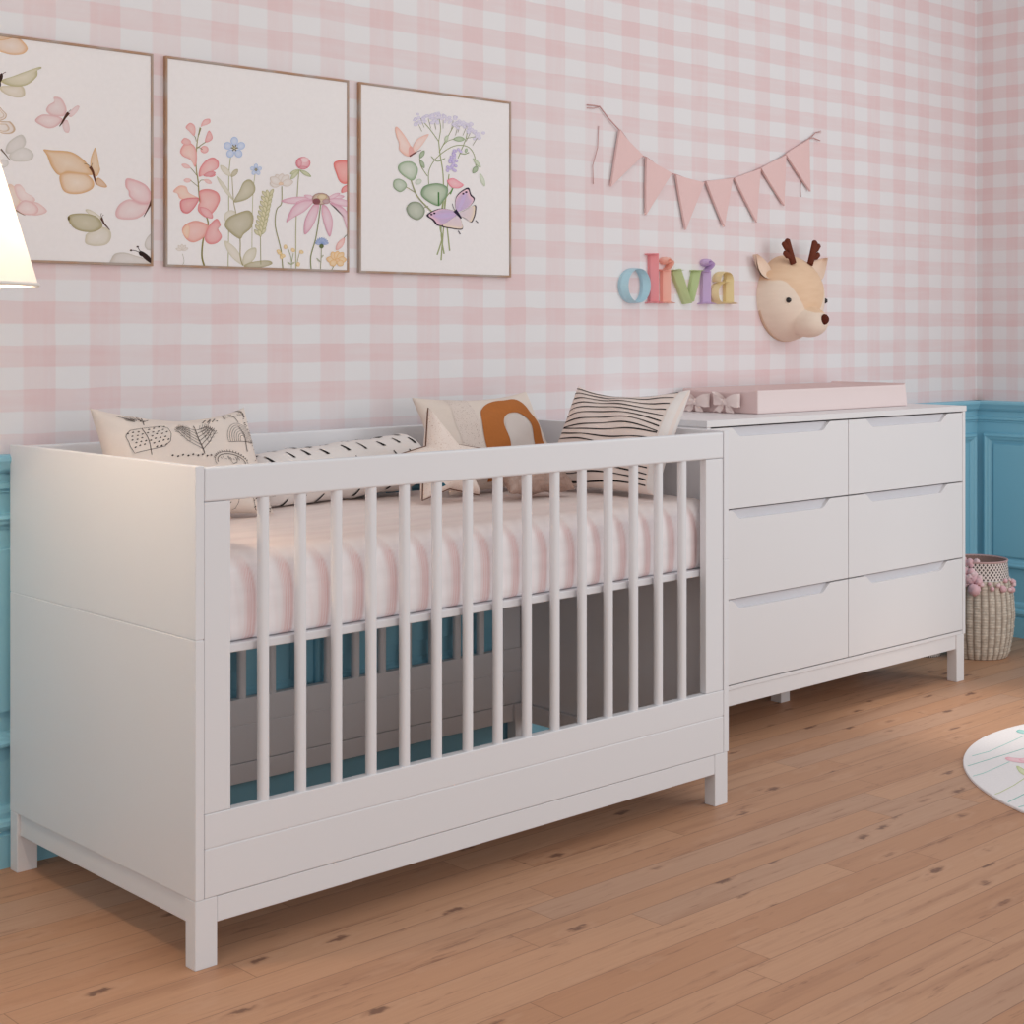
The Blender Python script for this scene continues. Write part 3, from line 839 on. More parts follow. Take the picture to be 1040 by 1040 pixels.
def draw_butterflies(a):
    BR = (92, 62, 48); DK = (58, 40, 38)
    a.crop(0, 30, 6.303)
    # peach wing cut by the upper edge
    a.blob([(-50, 60), (20, 52), (100, 42), (150, 80), (177, 122), (150, 155), (90, 163), (30, 152), (-40, 120)], (226, 202, 184), (222, 168, 110))
    a.blob([(-60, 20), (20, 10), (90, 35), (60, 60), (-40, 70)], (224, 178, 124), (216, 160, 100))
    # olive and beige wings
    a.blob([(0, 365), (60, 360), (140, 362), (160, 400), (150, 430), (100, 434), (40, 415), (5, 390)], (222, 208, 188), (200, 184, 150))
    a.blob([(8, 325), (80, 300), (160, 270), (250, 240), (266, 248), (240, 262), (236, 300), (180, 350), (110, 365), (40, 352)], (212, 200, 164), (176, 166, 112))
    a.blob([(-70, 300), (-20, 285), (10, 330), (-30, 370), (-80, 360)], (204, 194, 150), (176, 166, 112))
    a.ell(4, 308, 13, 30, DK, DK, 15); a.ell(-2, 350, 8, 18, DK, DK); a.curve([(10, 290), (24, 278), (38, 272)], 4, BR)
    # small pink butterfly
    a.blob([(345, 432), (390, 440), (420, 490), (424, 530), (400, 556), (330, 550), (296, 520), (310, 485), (345, 462)], (226, 204, 202), (220, 172, 172))
    a.blob([(224, 582), (260, 548), (310, 545), (380, 560), (400, 580), (360, 620), (310, 632), (260, 612)], (232, 206, 204), (218, 166, 166))
    a.blob([(436, 545), (460, 512), (490, 488), (508, 494), (490, 530), (455, 560)], (230, 200, 200), (222, 182, 182))
    a.blob([(405, 590), (430, 580), (445, 625), (440, 658), (415, 655), (400, 620)], (230, 198, 198), (222, 182, 182))
    a.line([(438, 532), (418, 560), (395, 600), (380, 620)], [22, 5], (84, 52, 40)); a.curve([(436, 532), (446, 520), (455, 514)], 3, BR)
    # outlined tan wing at the edge
    for s_, c_ in ((1, (196, 160, 120)), (.86, (228, 214, 206)), (.62, (202, 172, 140)), (.5, (230, 218, 210))):
        a.blob([(0-10*s_, 540-45*s_), (20*s_, 545-25*s_), (42*s_, 545+0*s_), (30*s_, 545+28*s_), (-20*s_, 545+36*s_)], c_, c_, smooth=True)
        a.blob([(-20*s_, 628-34*s_), (40*s_, 628-40*s_), (70*s_, 628-35*s_), (98*s_, 628+10*s_), (70*s_, 628+38*s_), (0*s_, 628+30*s_)], c_, c_)
    # grey butterfly
    a.blob([(34, 770), (60, 715), (135, 672), (165, 712), (150, 755), (100, 785), (50, 795)], (212, 205, 200), (198, 192, 184))
    a.blob([(60, 800), (130, 755), (185, 765), (215, 800), (195, 838), (120, 846), (75, 838)], (218, 212, 208), (204, 198, 190))
    a.blob([(10, 830), (50, 840), (50, 870), (15, 885), (-20, 850)], (220, 213, 209), (206, 200, 194))
    a.line([(5, 765), (35, 800), (65, 838)], [10, 4], (110, 88, 74))
    # orange butterfly
    a.blob([(578, 880), (582, 820), (605, 760), (616, 770), (635, 870), (640, 900), (620, 940), (590, 920)], (224, 184, 132), (216, 164, 102))
    a.blob([(622, 950), (650, 960), (684, 1000), (675, 1012), (640, 1005), (612, 985)], (212, 158, 96), (206, 148, 84))
    a.blob([(278, 768), (330, 772), (450, 782), (530, 830), (580, 890), (596, 930), (520, 926), (430, 915), (376, 932), (330, 880), (300, 805)], (226, 192, 150), (214, 160, 96))
    a.blob([(380, 940), (420, 915), (500, 918), (560, 930), (600, 975), (590, 1020), (520, 1050), (440, 1050), (398, 1020)], (232, 206, 176), (214, 160, 98))
    a.line([(576, 878), (594, 910), (606, 955), (616, 992)], [20, 7], (104, 60, 44)); a.curve([(582, 880), (560, 864), (538, 858)], 3, BR); a.curve([(584, 878), (588, 865), (590, 856)], 3, BR)
    a.crop(0, 140, 6.303)
    # pink and peach butterfly behind the lamp
    a.blob([(50, 300), (100, 320), (130, 380), (120, 430), (70, 470), (20, 420)], (236, 212, 196), (232, 198, 176))
    a.blob([(90, 310), (125, 298), (155, 330), (165, 350), (215, 380), (220, 408), (160, 420), (110, 380)], (238, 216, 212), (228, 188, 184))
    a.blob([(190, 420), (240, 415), (300, 466), (260, 492), (200, 490)], (236, 206, 202), (226, 182, 178))
    a.blob([(108, 440), (150, 400), (210, 415), (246, 455), (225, 490), (160, 492), (110, 470)], (238, 214, 210), (224, 174, 172))
    a.line([(100, 462), (130, 482), (160, 496)], [8, 3], (150, 116, 90))
    # pink butterfly cut by the right edge
    a.blob([(808, 262), (860, 268), (930, 300), (965, 350), (970, 410), (930, 424), (870, 410), (828, 375), (822, 340), (803, 312)], (232, 200, 200), (222, 158, 162))
    a.blob([(740, 470), (770, 420), (830, 393), (900, 420), (960, 428), (940, 470), (880, 515), (800, 522), (748, 510)], (230, 206, 204), (222, 170, 172))
    a.line([(975, 392), (955, 440), (920, 505)], [18, 4], (92, 58, 46))
    # olive butterfly
    a.blob([(545, 460), (580, 462), (650, 510), (640, 530), (570, 490)], (222, 212, 194), (200, 188, 156))
    a.blob([(545, 640), (560, 610), (640, 570), (700, 590), (710, 640), (680, 682), (610, 692), (550, 678)], (220, 210, 194), (204, 192, 166))
    a.blob([(432, 515), (460, 488), (540, 484), (610, 500), (650, 540), (650, 575), (600, 602), (530, 600), (470, 575)], (180, 168, 118), (156, 142, 88))
    a.ell(440, 515, 8, 14, (110, 92, 62), (130, 114, 76))
    a.line([(648, 512), (665, 548), (702, 590)], [16, 5], (92, 62, 52)); a.curve([(650, 512), (646, 495), (650, 482)], 3, BR); a.curve([(652, 512), (656, 498), (664, 492)], 3, BR)
    # pale butterfly in the corner
    a.blob([(714, 770), (740, 740), (800, 735), (870, 755), (980, 790), (940, 815), (720, 812)], (216, 206, 200), (196, 184, 172))
    a.blob([(925, 690), (940, 640), (980, 610), (990, 700), (950, 720)], (216, 206, 200), (200, 190, 180))
    a.ell(938, 765, 58, 16, (50, 34, 32), (62, 44, 42), 42); a.ell(905, 742, 20, 15, (46, 32, 30), (56, 40, 38), 40)
    a.curve([(895, 735), (865, 722), (838, 720)], 4, DK); a.ell(838, 720, 8, 6, DK, BR); a.curve([(900, 730), (888, 712), (880, 698)], 4, DK); a.ell(880, 697, 8, 5, DK, BR)

def draw_meadow(a):
    a.crop(165, 115, 6.303)
    GR = (140, 134, 84); OL = (170, 164, 124); PK = (226, 130, 130); LP = (232, 176, 172)
    # pale seed heads and thin stems
    a.curve([(130, 970), (138, 945), (128, 900)], 3, (176, 170, 150))
    for k in range(5): a.petal(125, 878, 20+k*36, 42, 20, (228, 216, 204), (206, 190, 176))
    a.curve([(420, 980), (424, 700), (425, 400), (440, 250)], 5, (176, 172, 126)); a.curve([(572, 960), (574, 700), (580, 500), (592, 390)], 4, (182, 178, 132))
    # eucalyptus-like leaves
    a.petal(520, 975, 128, 200, 56, (222, 210, 190), (208, 198, 172)); a.petal(515, 975, 55, 140, 70, (216, 206, 182), (198, 188, 156))
    a.blob([(520, 978), (560, 955), (640, 942), (690, 945), (700, 965), (640, 985), (560, 990)], (176, 164, 116), (160, 148, 98))
    a.curve([(515, 975), (498, 920), (496, 800), (470, 640), (455, 560), (445, 400)], [7, 4], (160, 148, 104))
    a.petal(440, 405, 135, 100, 38, (218, 208, 186), (204, 194, 166)); a.petal(440, 408, 50, 65, 32, (178, 168, 124), (160, 148, 104))
    a.petal(455, 560, 125, 190, 26, (214, 204, 180), (198, 190, 158))
    a.blob([(456, 566), (490, 500), (520, 440), (560, 425), (590, 460), (590, 505), (550, 545), (500, 565)], (186, 176, 134), (160, 150, 104))
    a.blob([(400, 690), (400, 640), (440, 620), (470, 640), (450, 690)], (222, 212, 192), (212, 202, 180))
    a.blob([(496, 805), (440, 770), (398, 720), (420, 670), (480, 640), (550, 622), (582, 660), (570, 730), (520, 775)], (178, 166, 120), (158, 146, 98))
    # coral foxglove spike
    a.curve([(268, 980), (252, 910), (262, 800), (292, 700), (242, 580), (228, 440), (215, 340), (220, 200), (240, 90)], [11, 5], (132, 124, 66), (160, 148, 92))
    a.blob([(125, 745), (150, 710), (210, 688), (275, 705), (295, 730), (270, 790), (210, 825), (170, 820), (140, 790)], (236, 172, 160), (226, 142, 126)); a.blob([(128, 748), (160, 712), (175, 735), (165, 800), (140, 785)], (238, 190, 150), (234, 176, 140))
    a.blob([(290, 730), (345, 675), (372, 715), (355, 740), (380, 790), (350, 830), (300, 838), (270, 805)], (232, 150, 146), (222, 118, 120))
    a.blob([(68, 500), (105, 465), (150, 470), (170, 510), (230, 545), (160, 560), (110, 545), (95, 515)], (238, 194, 168), (232, 166, 146))
    a.blob([(112, 565), (150, 545), (210, 540), (235, 550), (200, 610), (160, 642), (120, 625)], (228, 132, 130), (214, 88, 98))
    a.blob([(235, 500), (290, 485), (350, 505), (368, 550), (350, 600), (320, 640), (280, 668), (230, 630), (228, 590), (240, 560)], (236, 164, 154), (222, 118, 118)); a.petal(238, 600, -40, 110, 50, (232, 146, 146), (220, 116, 124))
    a.petal(185, 430, 180, 50, 28, (236, 184, 176), (228, 160, 156)); a.petal(265, 425, -25, 55, 26, (236, 184, 176), (228, 160, 156)); a.petal(180, 350, 160, 62, 28, (236, 180, 174), (228, 156, 152))
    a.curve([(180, 350), (205, 380), (228, 410)], 4, GR); a.curve([(180, 430), (210, 455), (228, 470)], 4, GR); a.curve([(265, 428), (245, 430), (230, 450)], 4, GR)
    a.blob([(232, 405), (240, 350), (280, 300), (325, 283), (358, 310), (355, 350), (320, 375), (340, 395), (310, 410), (265, 398)], (236, 170, 164), (224, 112, 118)); a.petal(262, 400, 15, 80, 34, (216, 92, 104), (220, 104, 112))
    a.blob([(112, 245), (130, 205), (165, 185), (210, 220), (220, 290), (208, 345), (180, 300), (130, 275)], (238, 188, 170), (228, 140, 136)); a.blob([(120, 185), (140, 158), (175, 172), (180, 198), (150, 205)], (230, 156, 150), (226, 140, 138))
    a.blob([(148, 90), (175, 62), (205, 80), (210, 120), (200, 145), (170, 115)], (236, 176, 168), (228, 140, 138)); a.blob([(245, 85), (262, 45), (300, 36), (305, 60), (280, 75), (260, 80)], (236, 174, 168), (228, 136, 136))
    a.blob([(272, 185), (285, 130), (300, 112), (320, 150), (310, 175)], (234, 160, 156), (224, 122, 124)); a.ell(268, 232, 26, 24, (236, 170, 164), (226, 132, 132))
    a.line([(230, 140), (244, 95)], 8, GR); a.curve([(222, 225), (245, 205), (275, 185)], 5, GR); a.curve([(222, 215), (240, 222), (255, 232)], 4, GR); a.curve([(216, 180), (210, 155), (203, 145)], 4, GR)
    # blue flowers
    for cx, cy, r_ in ((460, 222, 44), (598, 362, 24)):
        for k in range(5): a.ell(cx+r_*math.cos(math.radians(72*k+18)), cy-r_*math.sin(math.radians(72*k+18)), r_*.62, r_*.55, (190, 206, 234), (150, 178, 224), -(72*k+18))
        for k in range(6): a.line([(cx, cy), (cx+r_*.5*math.cos(k*1.05), cy+r_*.5*math.sin(k*1.05))], r_*.16, (96, 92, 60))
        a.ell(cx, cy, r_*.18, r_*.18, (200, 180, 90), (110, 104, 60))
    a.crop(255, 115, 6.118)
    # wheat
    a.curve([(60, 940), (58, 800), (60, 700), (100, 540)], 4, (160, 156, 104))
    for k in range(9):
        x = 58+k*6; y = 770-k*30
        a.petal(x, y, 100, 56, 26, (214, 202, 140), (160, 152, 84)); a.petal(x-8, y-10, 130, 48, 22, (208, 196, 130), (150, 144, 76)); a.petal(x+8, y-16, 62, 50, 22, (206, 196, 130), (146, 142, 76))
    # white flower
    a.curve([(196, 965), (185, 850), (150, 700), (158, 600), (188, 560), (190, 455)], [6, 5], (150, 148, 102))
    for k, (an, ln) in enumerate(((178, 72), (120, 68), (85, 66), (50, 74), (12, 76), (150, 80))): a.petal(186, 440, an, ln, 48, (230, 220, 212), (212, 194, 180))
    a.ell(184, 438, 15, 10, (230, 190, 140), (222, 168, 130))
    # bud
    a.curve([(278, 970), (278, 700), (290, 450), (298, 350)], 5, (180, 178, 138))
    a.petal(298, 352, 205, 62, 24, (190, 190, 130), (150, 160, 96)); a.petal(298, 352, 228, 80, 26, (196, 198, 140), (156, 164, 104)); a.petal(300, 352, -30, 84, 24, (180, 186, 120), (140, 152, 90))
    a.ell(322, 310, 46, 40, (232, 160, 168), (216, 96, 116)); a.ell(330, 292, 28, 18, (240, 200, 202), (234, 170, 176)); a.ell(300, 310, 15, 30, (224, 124, 140), (214, 92, 112)); a.ell(322, 338, 28, 10, (212, 84, 108), (206, 78, 100))
    # poppy cut by the right edge
    a.blob([(515, 305), (600, 296), (640, 360), (600, 434), (555, 430), (530, 380)], (240, 126, 112), (228, 92, 86)); a.blob([(560, 495), (568, 460), (610, 445), (640, 480), (600, 485)], (232, 96, 92), (224, 82, 82))
    # cone flower
    a.curve([(372, 968), (370, 890), (400, 780), (420, 660), (432, 560)], [7, 6], (146, 150, 108))
    PC, PE = (232, 190, 204), (214, 142, 166)
    for an, ln, w_ in ((183, 220, 44), (190, 130, 30), (162, 80, 26), (10, 110, 34), (-12, 170, 44), (25, 90, 26)): a.petal(405 if an > 90 else 470, 535, an, ln, w_, PC, PE)
    a.blob([(395, 540), (330, 540), (260, 580), (218, 675), (260, 650), (330, 610), (385, 555)], PC, PE)
    a.blob([(420, 570), (385, 570), (335, 660), (330, 752), (370, 720), (405, 650)], PC, PE)
    a.blob([(440, 575), (445, 660), (485, 768), (505, 700), (500, 640), (470, 580)], PC, PE)
    a.blob([(485, 556), (530, 592), (568, 645), (592, 715), (622, 770), (632, 700), (608, 630), (556, 576)], PC, PE, (592, 660))
    a.ell(432, 532, 56, 38, (206, 178, 120), (150, 100, 100)); a.ell(440, 520, 30, 18, (216, 190, 130), (190, 150, 100)); a.ell(405, 548, 25, 20, (140, 84, 92), (150, 96, 98)); a.ell(465, 548, 24, 16, (160, 92, 106), (170, 110, 112))
    # yellow sprigs
    a.curve([(250, 965), (248, 900), (225, 830)], 3, (150, 160, 110)); a.curve([(250, 930), (262, 870)], 3, (150, 160, 110)); a.curve([(185, 900), (172, 860)], 3, (150, 160, 110)); a.curve([(278, 960), (300, 870), (315, 850)], 3, (170, 170, 120))
    a.petal(250, 940, 150, 30, 10, (150, 160, 100), (130, 146, 86)); a.petal(250, 940, 40, 26, 10, (150, 160, 100), (130, 146, 86))
    for x, y in ((176, 868), (188, 892), (212, 830), (260, 850), (312, 862), (292, 938), (170, 858), (198, 885)): a.ell(x, y, 14, 11, (240, 206, 120), (226, 176, 84), rnd.uniform(0, 90))
    # blue cornflower
    a.curve([(430, 968), (434, 900), (436, 830)], 4, (160, 160, 126)); a.petal(430, 925, 135, 36, 10, (160, 162, 120), (140, 146, 104)); a.petal(432, 900, 50, 26, 10, (160, 162, 120), (140, 146, 104))
    for k in range(9): a.petal(438, 815, 12+k*19.5, 44, 16, (120, 156, 212), (84, 126, 190))
    a.ell(436, 826, 14, 14, (110, 120, 80), (90, 104, 66))
    # salmon bud and orange flower at the right
    a.petal(580, 775, 235, 92, 36, (240, 186, 176), (230, 148, 140)); a.curve([(575, 775), (600, 755), (640, 780)], 4, (130, 130, 110))
    a.curve([(500, 972), (520, 935)], 4, (150, 150, 90))
    for an, ln in ((170, 66), (120, 62), (85, 60), (50, 66), (8, 62), (-35, 50), (215, 50)): a.petal(530, 915, an, ln, 42, (240, 196, 120), (226, 168, 84))
    a.ell(535, 912, 14, 9, (236, 184, 90), (220, 150, 70))

def draw_bouquet(a):
    a.crop(355, 80, 4.95)
    ST = (150, 158, 112); GD, GL = (96, 134, 84), (190, 206, 176)
    # stems
    for pts in ([(440, 885), (465, 800), (455, 740), (470, 600), (470, 480), (455, 380), (448, 315)], [(460, 912), (470, 780), (480, 640), (500, 480)], [(503, 865), (492, 760), (478, 620), (515, 560)], [(475, 880), (460, 760), (478, 560)]): a.curve(pts, [7, 5], (160, 166, 122))
    a.curve([(398, 530), (400, 460), (440, 395), (520, 340), (590, 340), (625, 380), (635, 440)], 4, ST)
    a.curve([(448, 315), (405, 255), (370, 215)], 4, ST); a.curve([(448, 315), (458, 250), (450, 200)], 4, ST); a.curve([(450, 370), (500, 280), (530, 225)], 4, ST); a.curve([(465, 340), (500, 310), (560, 300)], 3, ST); a.curve([(545, 400), (585, 300), (590, 260)], 4, ST); a.curve([(585, 300), (640, 290)], 3, ST); a.curve([(392, 490), (360, 440), (352, 400)], 4, ST)
    a.curve([(410, 390), (440, 415), (480, 400)], 4, (130, 146, 90)); a.curve([(555, 375), (580, 378), (600, 370)], 4, (130, 146, 90))
    # lilac umbel
    r_ = random.Random(2)
    for bx, by in ((355, 195), (340, 215), (395, 200), (440, 180), (470, 200), (520, 210), (560, 220), (590, 235), (610, 265), (650, 285), (425, 205), (545, 235)):
        a.curve([(bx, by), (bx+(470-bx)*.18, by+50)], 2.5, (150, 150, 120))
        for k in range(9): a.ell(bx+r_.uniform(-24, 24), by+r_.uniform(-18, 18), r_.uniform(6, 11), r_.uniform(5, 9), (220, 212, 232), r_.choice([(196, 188, 218), (208, 200, 226), (186, 178, 212)]))
    # leaves
    a.petal(520, 303, 0, 58, 26, (160, 186, 130), (112, 146, 84)); a.petal(480, 318, 70, 36, 18, (186, 200, 160), (150, 174, 120))
    a.petal(352, 400, 60, 46, 22, (130, 160, 96), (84, 124, 62)); a.petal(375, 450, 115, 44, 20, (130, 160, 96), (88, 126, 66))
    a.petal(620, 400, -50, 60, 18, (190, 202, 164), (150, 176, 124)); a.petal(618, 475, 55, 42, 26, (130, 160, 96), (92, 130, 70)); a.petal(655, 475, -70, 70, 20, (206, 214, 188), (176, 194, 158)); a.petal(582, 372, 75, 24, 14, (140, 170, 110), (100, 140, 80))
    # eucalyptus
    a.curve([(415, 670), (340, 590), (305, 500)], [8, 5], (160, 160, 124)); a.curve([(335, 575), (285, 545)], 4, (160, 160, 124)); a.curve([(395, 640), (370, 650)], 4, (160, 160, 124))
    a.ell(346, 518, 18, 13, (206, 214, 196), (180, 196, 170), -30)
    a.blob([(310, 512), (255, 475), (243, 440), (270, 418), (315, 418), (342, 450), (335, 490)], (196, 208, 184), (120, 154, 106))
    a.blob([(285, 545), (255, 570), (222, 548), (222, 512), (250, 503), (280, 520)], (180, 196, 168), (120, 150, 104))
    a.blob([(445, 640), (390, 615), (358, 580), (375, 540), (440, 525), (490, 545), (490, 585), (470, 615)], (176, 196, 158), (86, 130, 76)); a.line([(447, 640), (446, 570)], 8, (84, 128, 74))
    a.blob([(377, 655), (370, 690), (340, 710), (300, 690), (284, 650), (310, 620), (350, 622)], (166, 178, 146), (106, 124, 90))
    # lavender, pink flower
    for k in range(26): q = k/26; a.ell(545-45*q+r_.uniform(-14-14*q, 14+14*q), 355+115*q+r_.uniform(-8, 8), 9, 7, (196, 176, 228), r_.choice([(156, 132, 206), (178, 156, 218)]), 40)
    a.blob([(490, 510), (520, 500), (555, 520), (572, 535), (550, 550), (515, 548), (498, 532)], (246, 160, 170), (238, 116, 136)); a.line([(518, 550), (505, 580)], 7, (110, 150, 90))
    # peach butterfly
    a.blob([(228, 250), (240, 243), (275, 285), (310, 345), (316, 375), (290, 390), (250, 360), (248, 325), (235, 290)], (244, 206, 192), (238, 176, 156))
    a.blob([(316, 375), (320, 335), (345, 300), (396, 278), (380, 310), (350, 350)], (244, 208, 196), (238, 184, 166)); a.blob([(300, 392), (296, 350), (310, 340), (325, 372)], (226, 110, 96), (236, 160, 140)); a.line([(300, 390), (336, 368)], 7, (110, 60, 60)); a.curve([(330, 370), (350, 362), (360, 358)], 2.5, (120, 80, 76))
    # purple butterfly with dark scalloped rims
    K_ = (62, 50, 66)
    def wing(o, n_, rim, ci, ce):
        a.blob(o, rim, rim, n_, True); c = (sum(p[0] for p in o)/len(o), sum(p[1] for p in o)/len(o))
        a.blob([(n_[0]+(p[0]-n_[0])*.93, n_[1]+(p[1]-n_[1])*.93) for p in o], ce, ci, n_, True, .8)
    wing([(540, 665), (530, 620), (540, 585), (570, 558), (598, 548), (610, 580), (628, 600), (618, 625), (590, 650)], (540, 670), K_, (240, 196, 206), (150, 110, 190))
    wing([(545, 680), (590, 655), (632, 635), (634, 670), (626, 700), (612, 722), (585, 705)], (545, 680), K_, (240, 218, 186), (206, 178, 200))
    wing([(535, 672), (490, 655), (440, 655), (386, 685), (415, 710), (440, 738), (480, 735), (520, 705)], (540, 680), K_, (238, 190, 206), (140, 100, 186))
    wing([(535, 690), (490, 720), (462, 742), (500, 752), (565, 758), (562, 720), (550, 695)], (543, 688), K_, (240, 216, 188), (210, 176, 200))
    a.blob([(540, 668), (560, 600), (585, 572), (575, 620), (552, 662)], (172, 136, 208), (206, 168, 214)); a.blob([(535, 676), (470, 672), (420, 690), (470, 705), (525, 690)], (166, 128, 206), (210, 170, 212))
    for x, y in ((570, 578), (585, 570), (410, 682), (425, 676)): a.ell(x, y, 6, 5, (70, 50, 70), (70, 50, 70))
    a.line([(528, 662), (545, 682), (560, 702)], [20, 8], (48, 40, 60)); a.curve([(528, 662), (520, 645), (516, 628)], 2.5, K_); a.line([(632, 712), (645, 724)], 4, K_); a.line([(545, 765), (556, 782)], 4, K_)

p1r = onY(155.8, 53, W-.011).x
wd = TR.x-TL.x
picture(p1r-wd, p1r, pz0, pz1, 'framed print of pastel butterflies on white, partly behind the lamp shade', draw_butterflies)
picture(TL.x, TR.x, pz0, pz1, 'framed print of a row of watercolour meadow flowers, middle of three', draw_meadow)
q3 = onY(365.3, 83, W-.011).x
picture(q3, onY(519.3, 103, W-.011).x, pz0, pz1, 'framed print of a bouquet with a purple butterfly', draw_bouquet)

# ------------------------------------------------------------------ letters
def letter(name, label, color, strokes):
    """prismatic wooden letter: every stroke has a raised ridge"""
    c = rgb(*color); mat = paint('paint_%s_%d_%d_%d' % ((name,)+tuple(color)), c, .5, .03)
    m = MB()
    YF, YE = W-.029, W-.012
    def cp(x, y): q = onY(620+x/7.43, 245+y/7.43, W-.015); return q.x, q.z
    for pts, hw, closed in strokes:
        n = len(pts); R = []
        for i, p in enumerate(pts):
            a, b = (pts[i-1], pts[(i+1) % n]) if closed else (pts[max(i-1, 0)], pts[min(i+1, n-1)])
            dx, dy = b[0]-a[0], b[1]-a[1]; l = math.hypot(dx, dy) or 1; w = hw[i] if isinstance(hw, list) else hw
            nx, ny = -dy/l*w, dx/l*w
            l_, r_, c_ = cp(p[0]+nx, p[1]+ny), cp(p[0]-nx, p[1]-ny), cp(*p)
            R.append([m.v((l_[0], W+.0005, l_[1])), m.v((l_[0], YE, l_[1])), m.v((c_[0], YF, c_[1])), m.v((r_[0], YE, r_[1])), m.v((r_[0], W+.0005, r_[1]))])
        for i in range(n if closed else n-1):
            A, B = R[i], R[(i+1) % n]
            for k in range(4): m.f([A[k], B[k], B[k+1], A[k+1]])
        if not closed: m.f(R[0]); m.f(R[-1][::-1])
    o = m.build('letter_'+name, mat)
    return tag(o, label, 'letter', 'wooden letters spelling a name on the wall')
def ellp(cx, cy, rx, ry, n=40): return [(cx+rx*math.cos(2*PI*k/n), cy+ry*math.sin(2*PI*k/n)) for k in range(n)]
def bez(p0, p1, p2, n=10): return [tuple((1-t_)**2*p0[j]+2*t_*(1-t_)*p1[j]+t_*t_*p2[j] for j in (0, 1)) for t_ in [k/n for k in range(n+1)]]
letter('o', 'sky blue wooden letter o, first of the name on the wall', (182, 216, 228), [(ellp(194, 335, 84, 128), [5+22*abs(math.cos(2*PI*k/40))**1.3 for k in range(40)], True)])
letter('l', 'rose red wooden letter l between the blue o and the peach i', (242, 152, 156), [
    ([(338, 92), (338, 465)], 31, False), ([(285, 96), (312, 99), (340, 104)], [4, 8, 13], False), ([(286, 466), (310, 460), (338, 452), (362, 460), (386, 466)], [3, 7, 12, 7, 3], False)])
letter('i', 'peach wooden letter i standing right of the red l', (246, 190, 172), [
    ([(430, 214), (430, 465)], 30, False), ([(374, 214), (400, 218), (430, 224)], [3, 7, 12], False), ([(382, 467), (405, 461), (430, 454), (452, 461), (470, 467)], [3, 7, 12, 7, 3], False),
    (ellp(424, 146, 16, 14, 16), 15, True), (bez((440, 140), (480, 160), (424, 212)), [22, 20, 18, 16, 14, 12, 10, 8, 6, 5, 3], False)])
letter('v', 'green wooden letter v in the middle of the name', (190, 204, 150), [
    ([(508, 216), (535, 300), (592, 466)], [34, 34, 26], False), ([(661, 220), (640, 320), (606, 455)], [24, 24, 16], False), ([(464, 217), (500, 220), (540, 217)], [4, 6, 4], False), ([(626, 220), (660, 222), (694, 220)], [4, 5, 4], False)])
letter('i', 'lilac purple wooden letter i between the green v and the yellow a', (204, 176, 216), [
    ([(733, 224), (733, 470)], 30, False), ([(678, 226), (704, 229), (733, 234)], [3, 7, 12], False), ([(682, 472), (708, 466), (733, 458), (758, 466), (780, 472)], [3, 7, 12, 7, 3], False),
    (ellp(732, 160, 16, 14, 16), 15, True), (bez((748, 154), (788, 175), (722, 224)), [22, 20, 18, 16, 14, 12, 10, 8, 6, 5, 3], False)])
letter('a', 'pale yellow wooden letter a at the end of the name', (234, 212, 160), [
    ([(903, 290), (905, 462)], [28, 28], False), (bez((905, 305), (902, 232), (856, 234), 8)+bez((848, 235), (812, 240), (806, 306), 8), [27, 24, 20, 15, 11, 8, 7, 7, 7, 7, 8, 10, 12, 14, 15, 15, 13, 9], False),
    (bez((880, 308), (790, 308), (790, 395), 10)+bez((791, 405), (800, 490), (880, 460), 10), [5, 6, 7, 8, 10, 13, 16, 19, 21, 22, 23, 23, 22, 20, 18, 14, 10, 8, 7, 6, 5, 4], False), ([(880, 466), (905, 458), (942, 470)], [6, 12, 4], False)])

# ------------------------------------------------------------------ bunting
FELT = fabric('dusty_pink_felt', rgb(237, 202, 199), .95, .08, 200)
CORD = fabric('pink_cord', rgb(206, 160, 156), .9)
root = thing('bunting', onY(716, 184, W), 'string of seven dusty pink pennant flags hung on the back wall', 'bunting')
def q2(u, v, d=.008): return onY(u, v, W-d)
tops = [(629, 132, 651.5, 158), (656, 160, 681, 176), (686, 177.5, 714, 185.5), (716.5, 184, 743, 181), (745.5, 181, 771, 171.5), (772.5, 171, 797, 157.5), (797.5, 156.5, 820.5, 141.5)]
tips = [(620, 189.5), (655.5, 218.5), (696, 233.5), (735, 230.5), (768, 226), (796, 209), (822.5, 194.5)]
pts = [q2(596, 106.5, .003), q2(602, 107, .004), q2(609, 108, .005), q2(618, 120, .006), q2(629, 132)]
for a in tops: pts += [q2(a[0]+1, a[1]), q2((a[0]+a[2])/2, (a[1]+a[3])/2+1.0), q2(a[2], a[3])]
pts += [q2(826, 140), q2(833, 143)]
m = MB(); m.tube(pts, .0018, 6)
m.tube([q2(596, 109.5, .003), q2(603, 110, .004), q2(609, 108.5, .004)], .0012, 5)
m.tube([q2(608, 128, .003), q2(607, 150, .005), q2(602, 168, .005), q2(602.5, 187, .004)], .0012, 5)
m.tube([q2(821, 141, .005), q2(828, 135, .005), q2(834, 133, .004)], .0012, 5); m.tube([q2(822, 142), q2(829, 134), q2(834, 135)], .0010, 5)
m.tube([q2(813.5, 184, .003), q2(813, 192, .004), q2(813.5, 200, .003)], .0010, 5)
m.build('string', CORD, root)
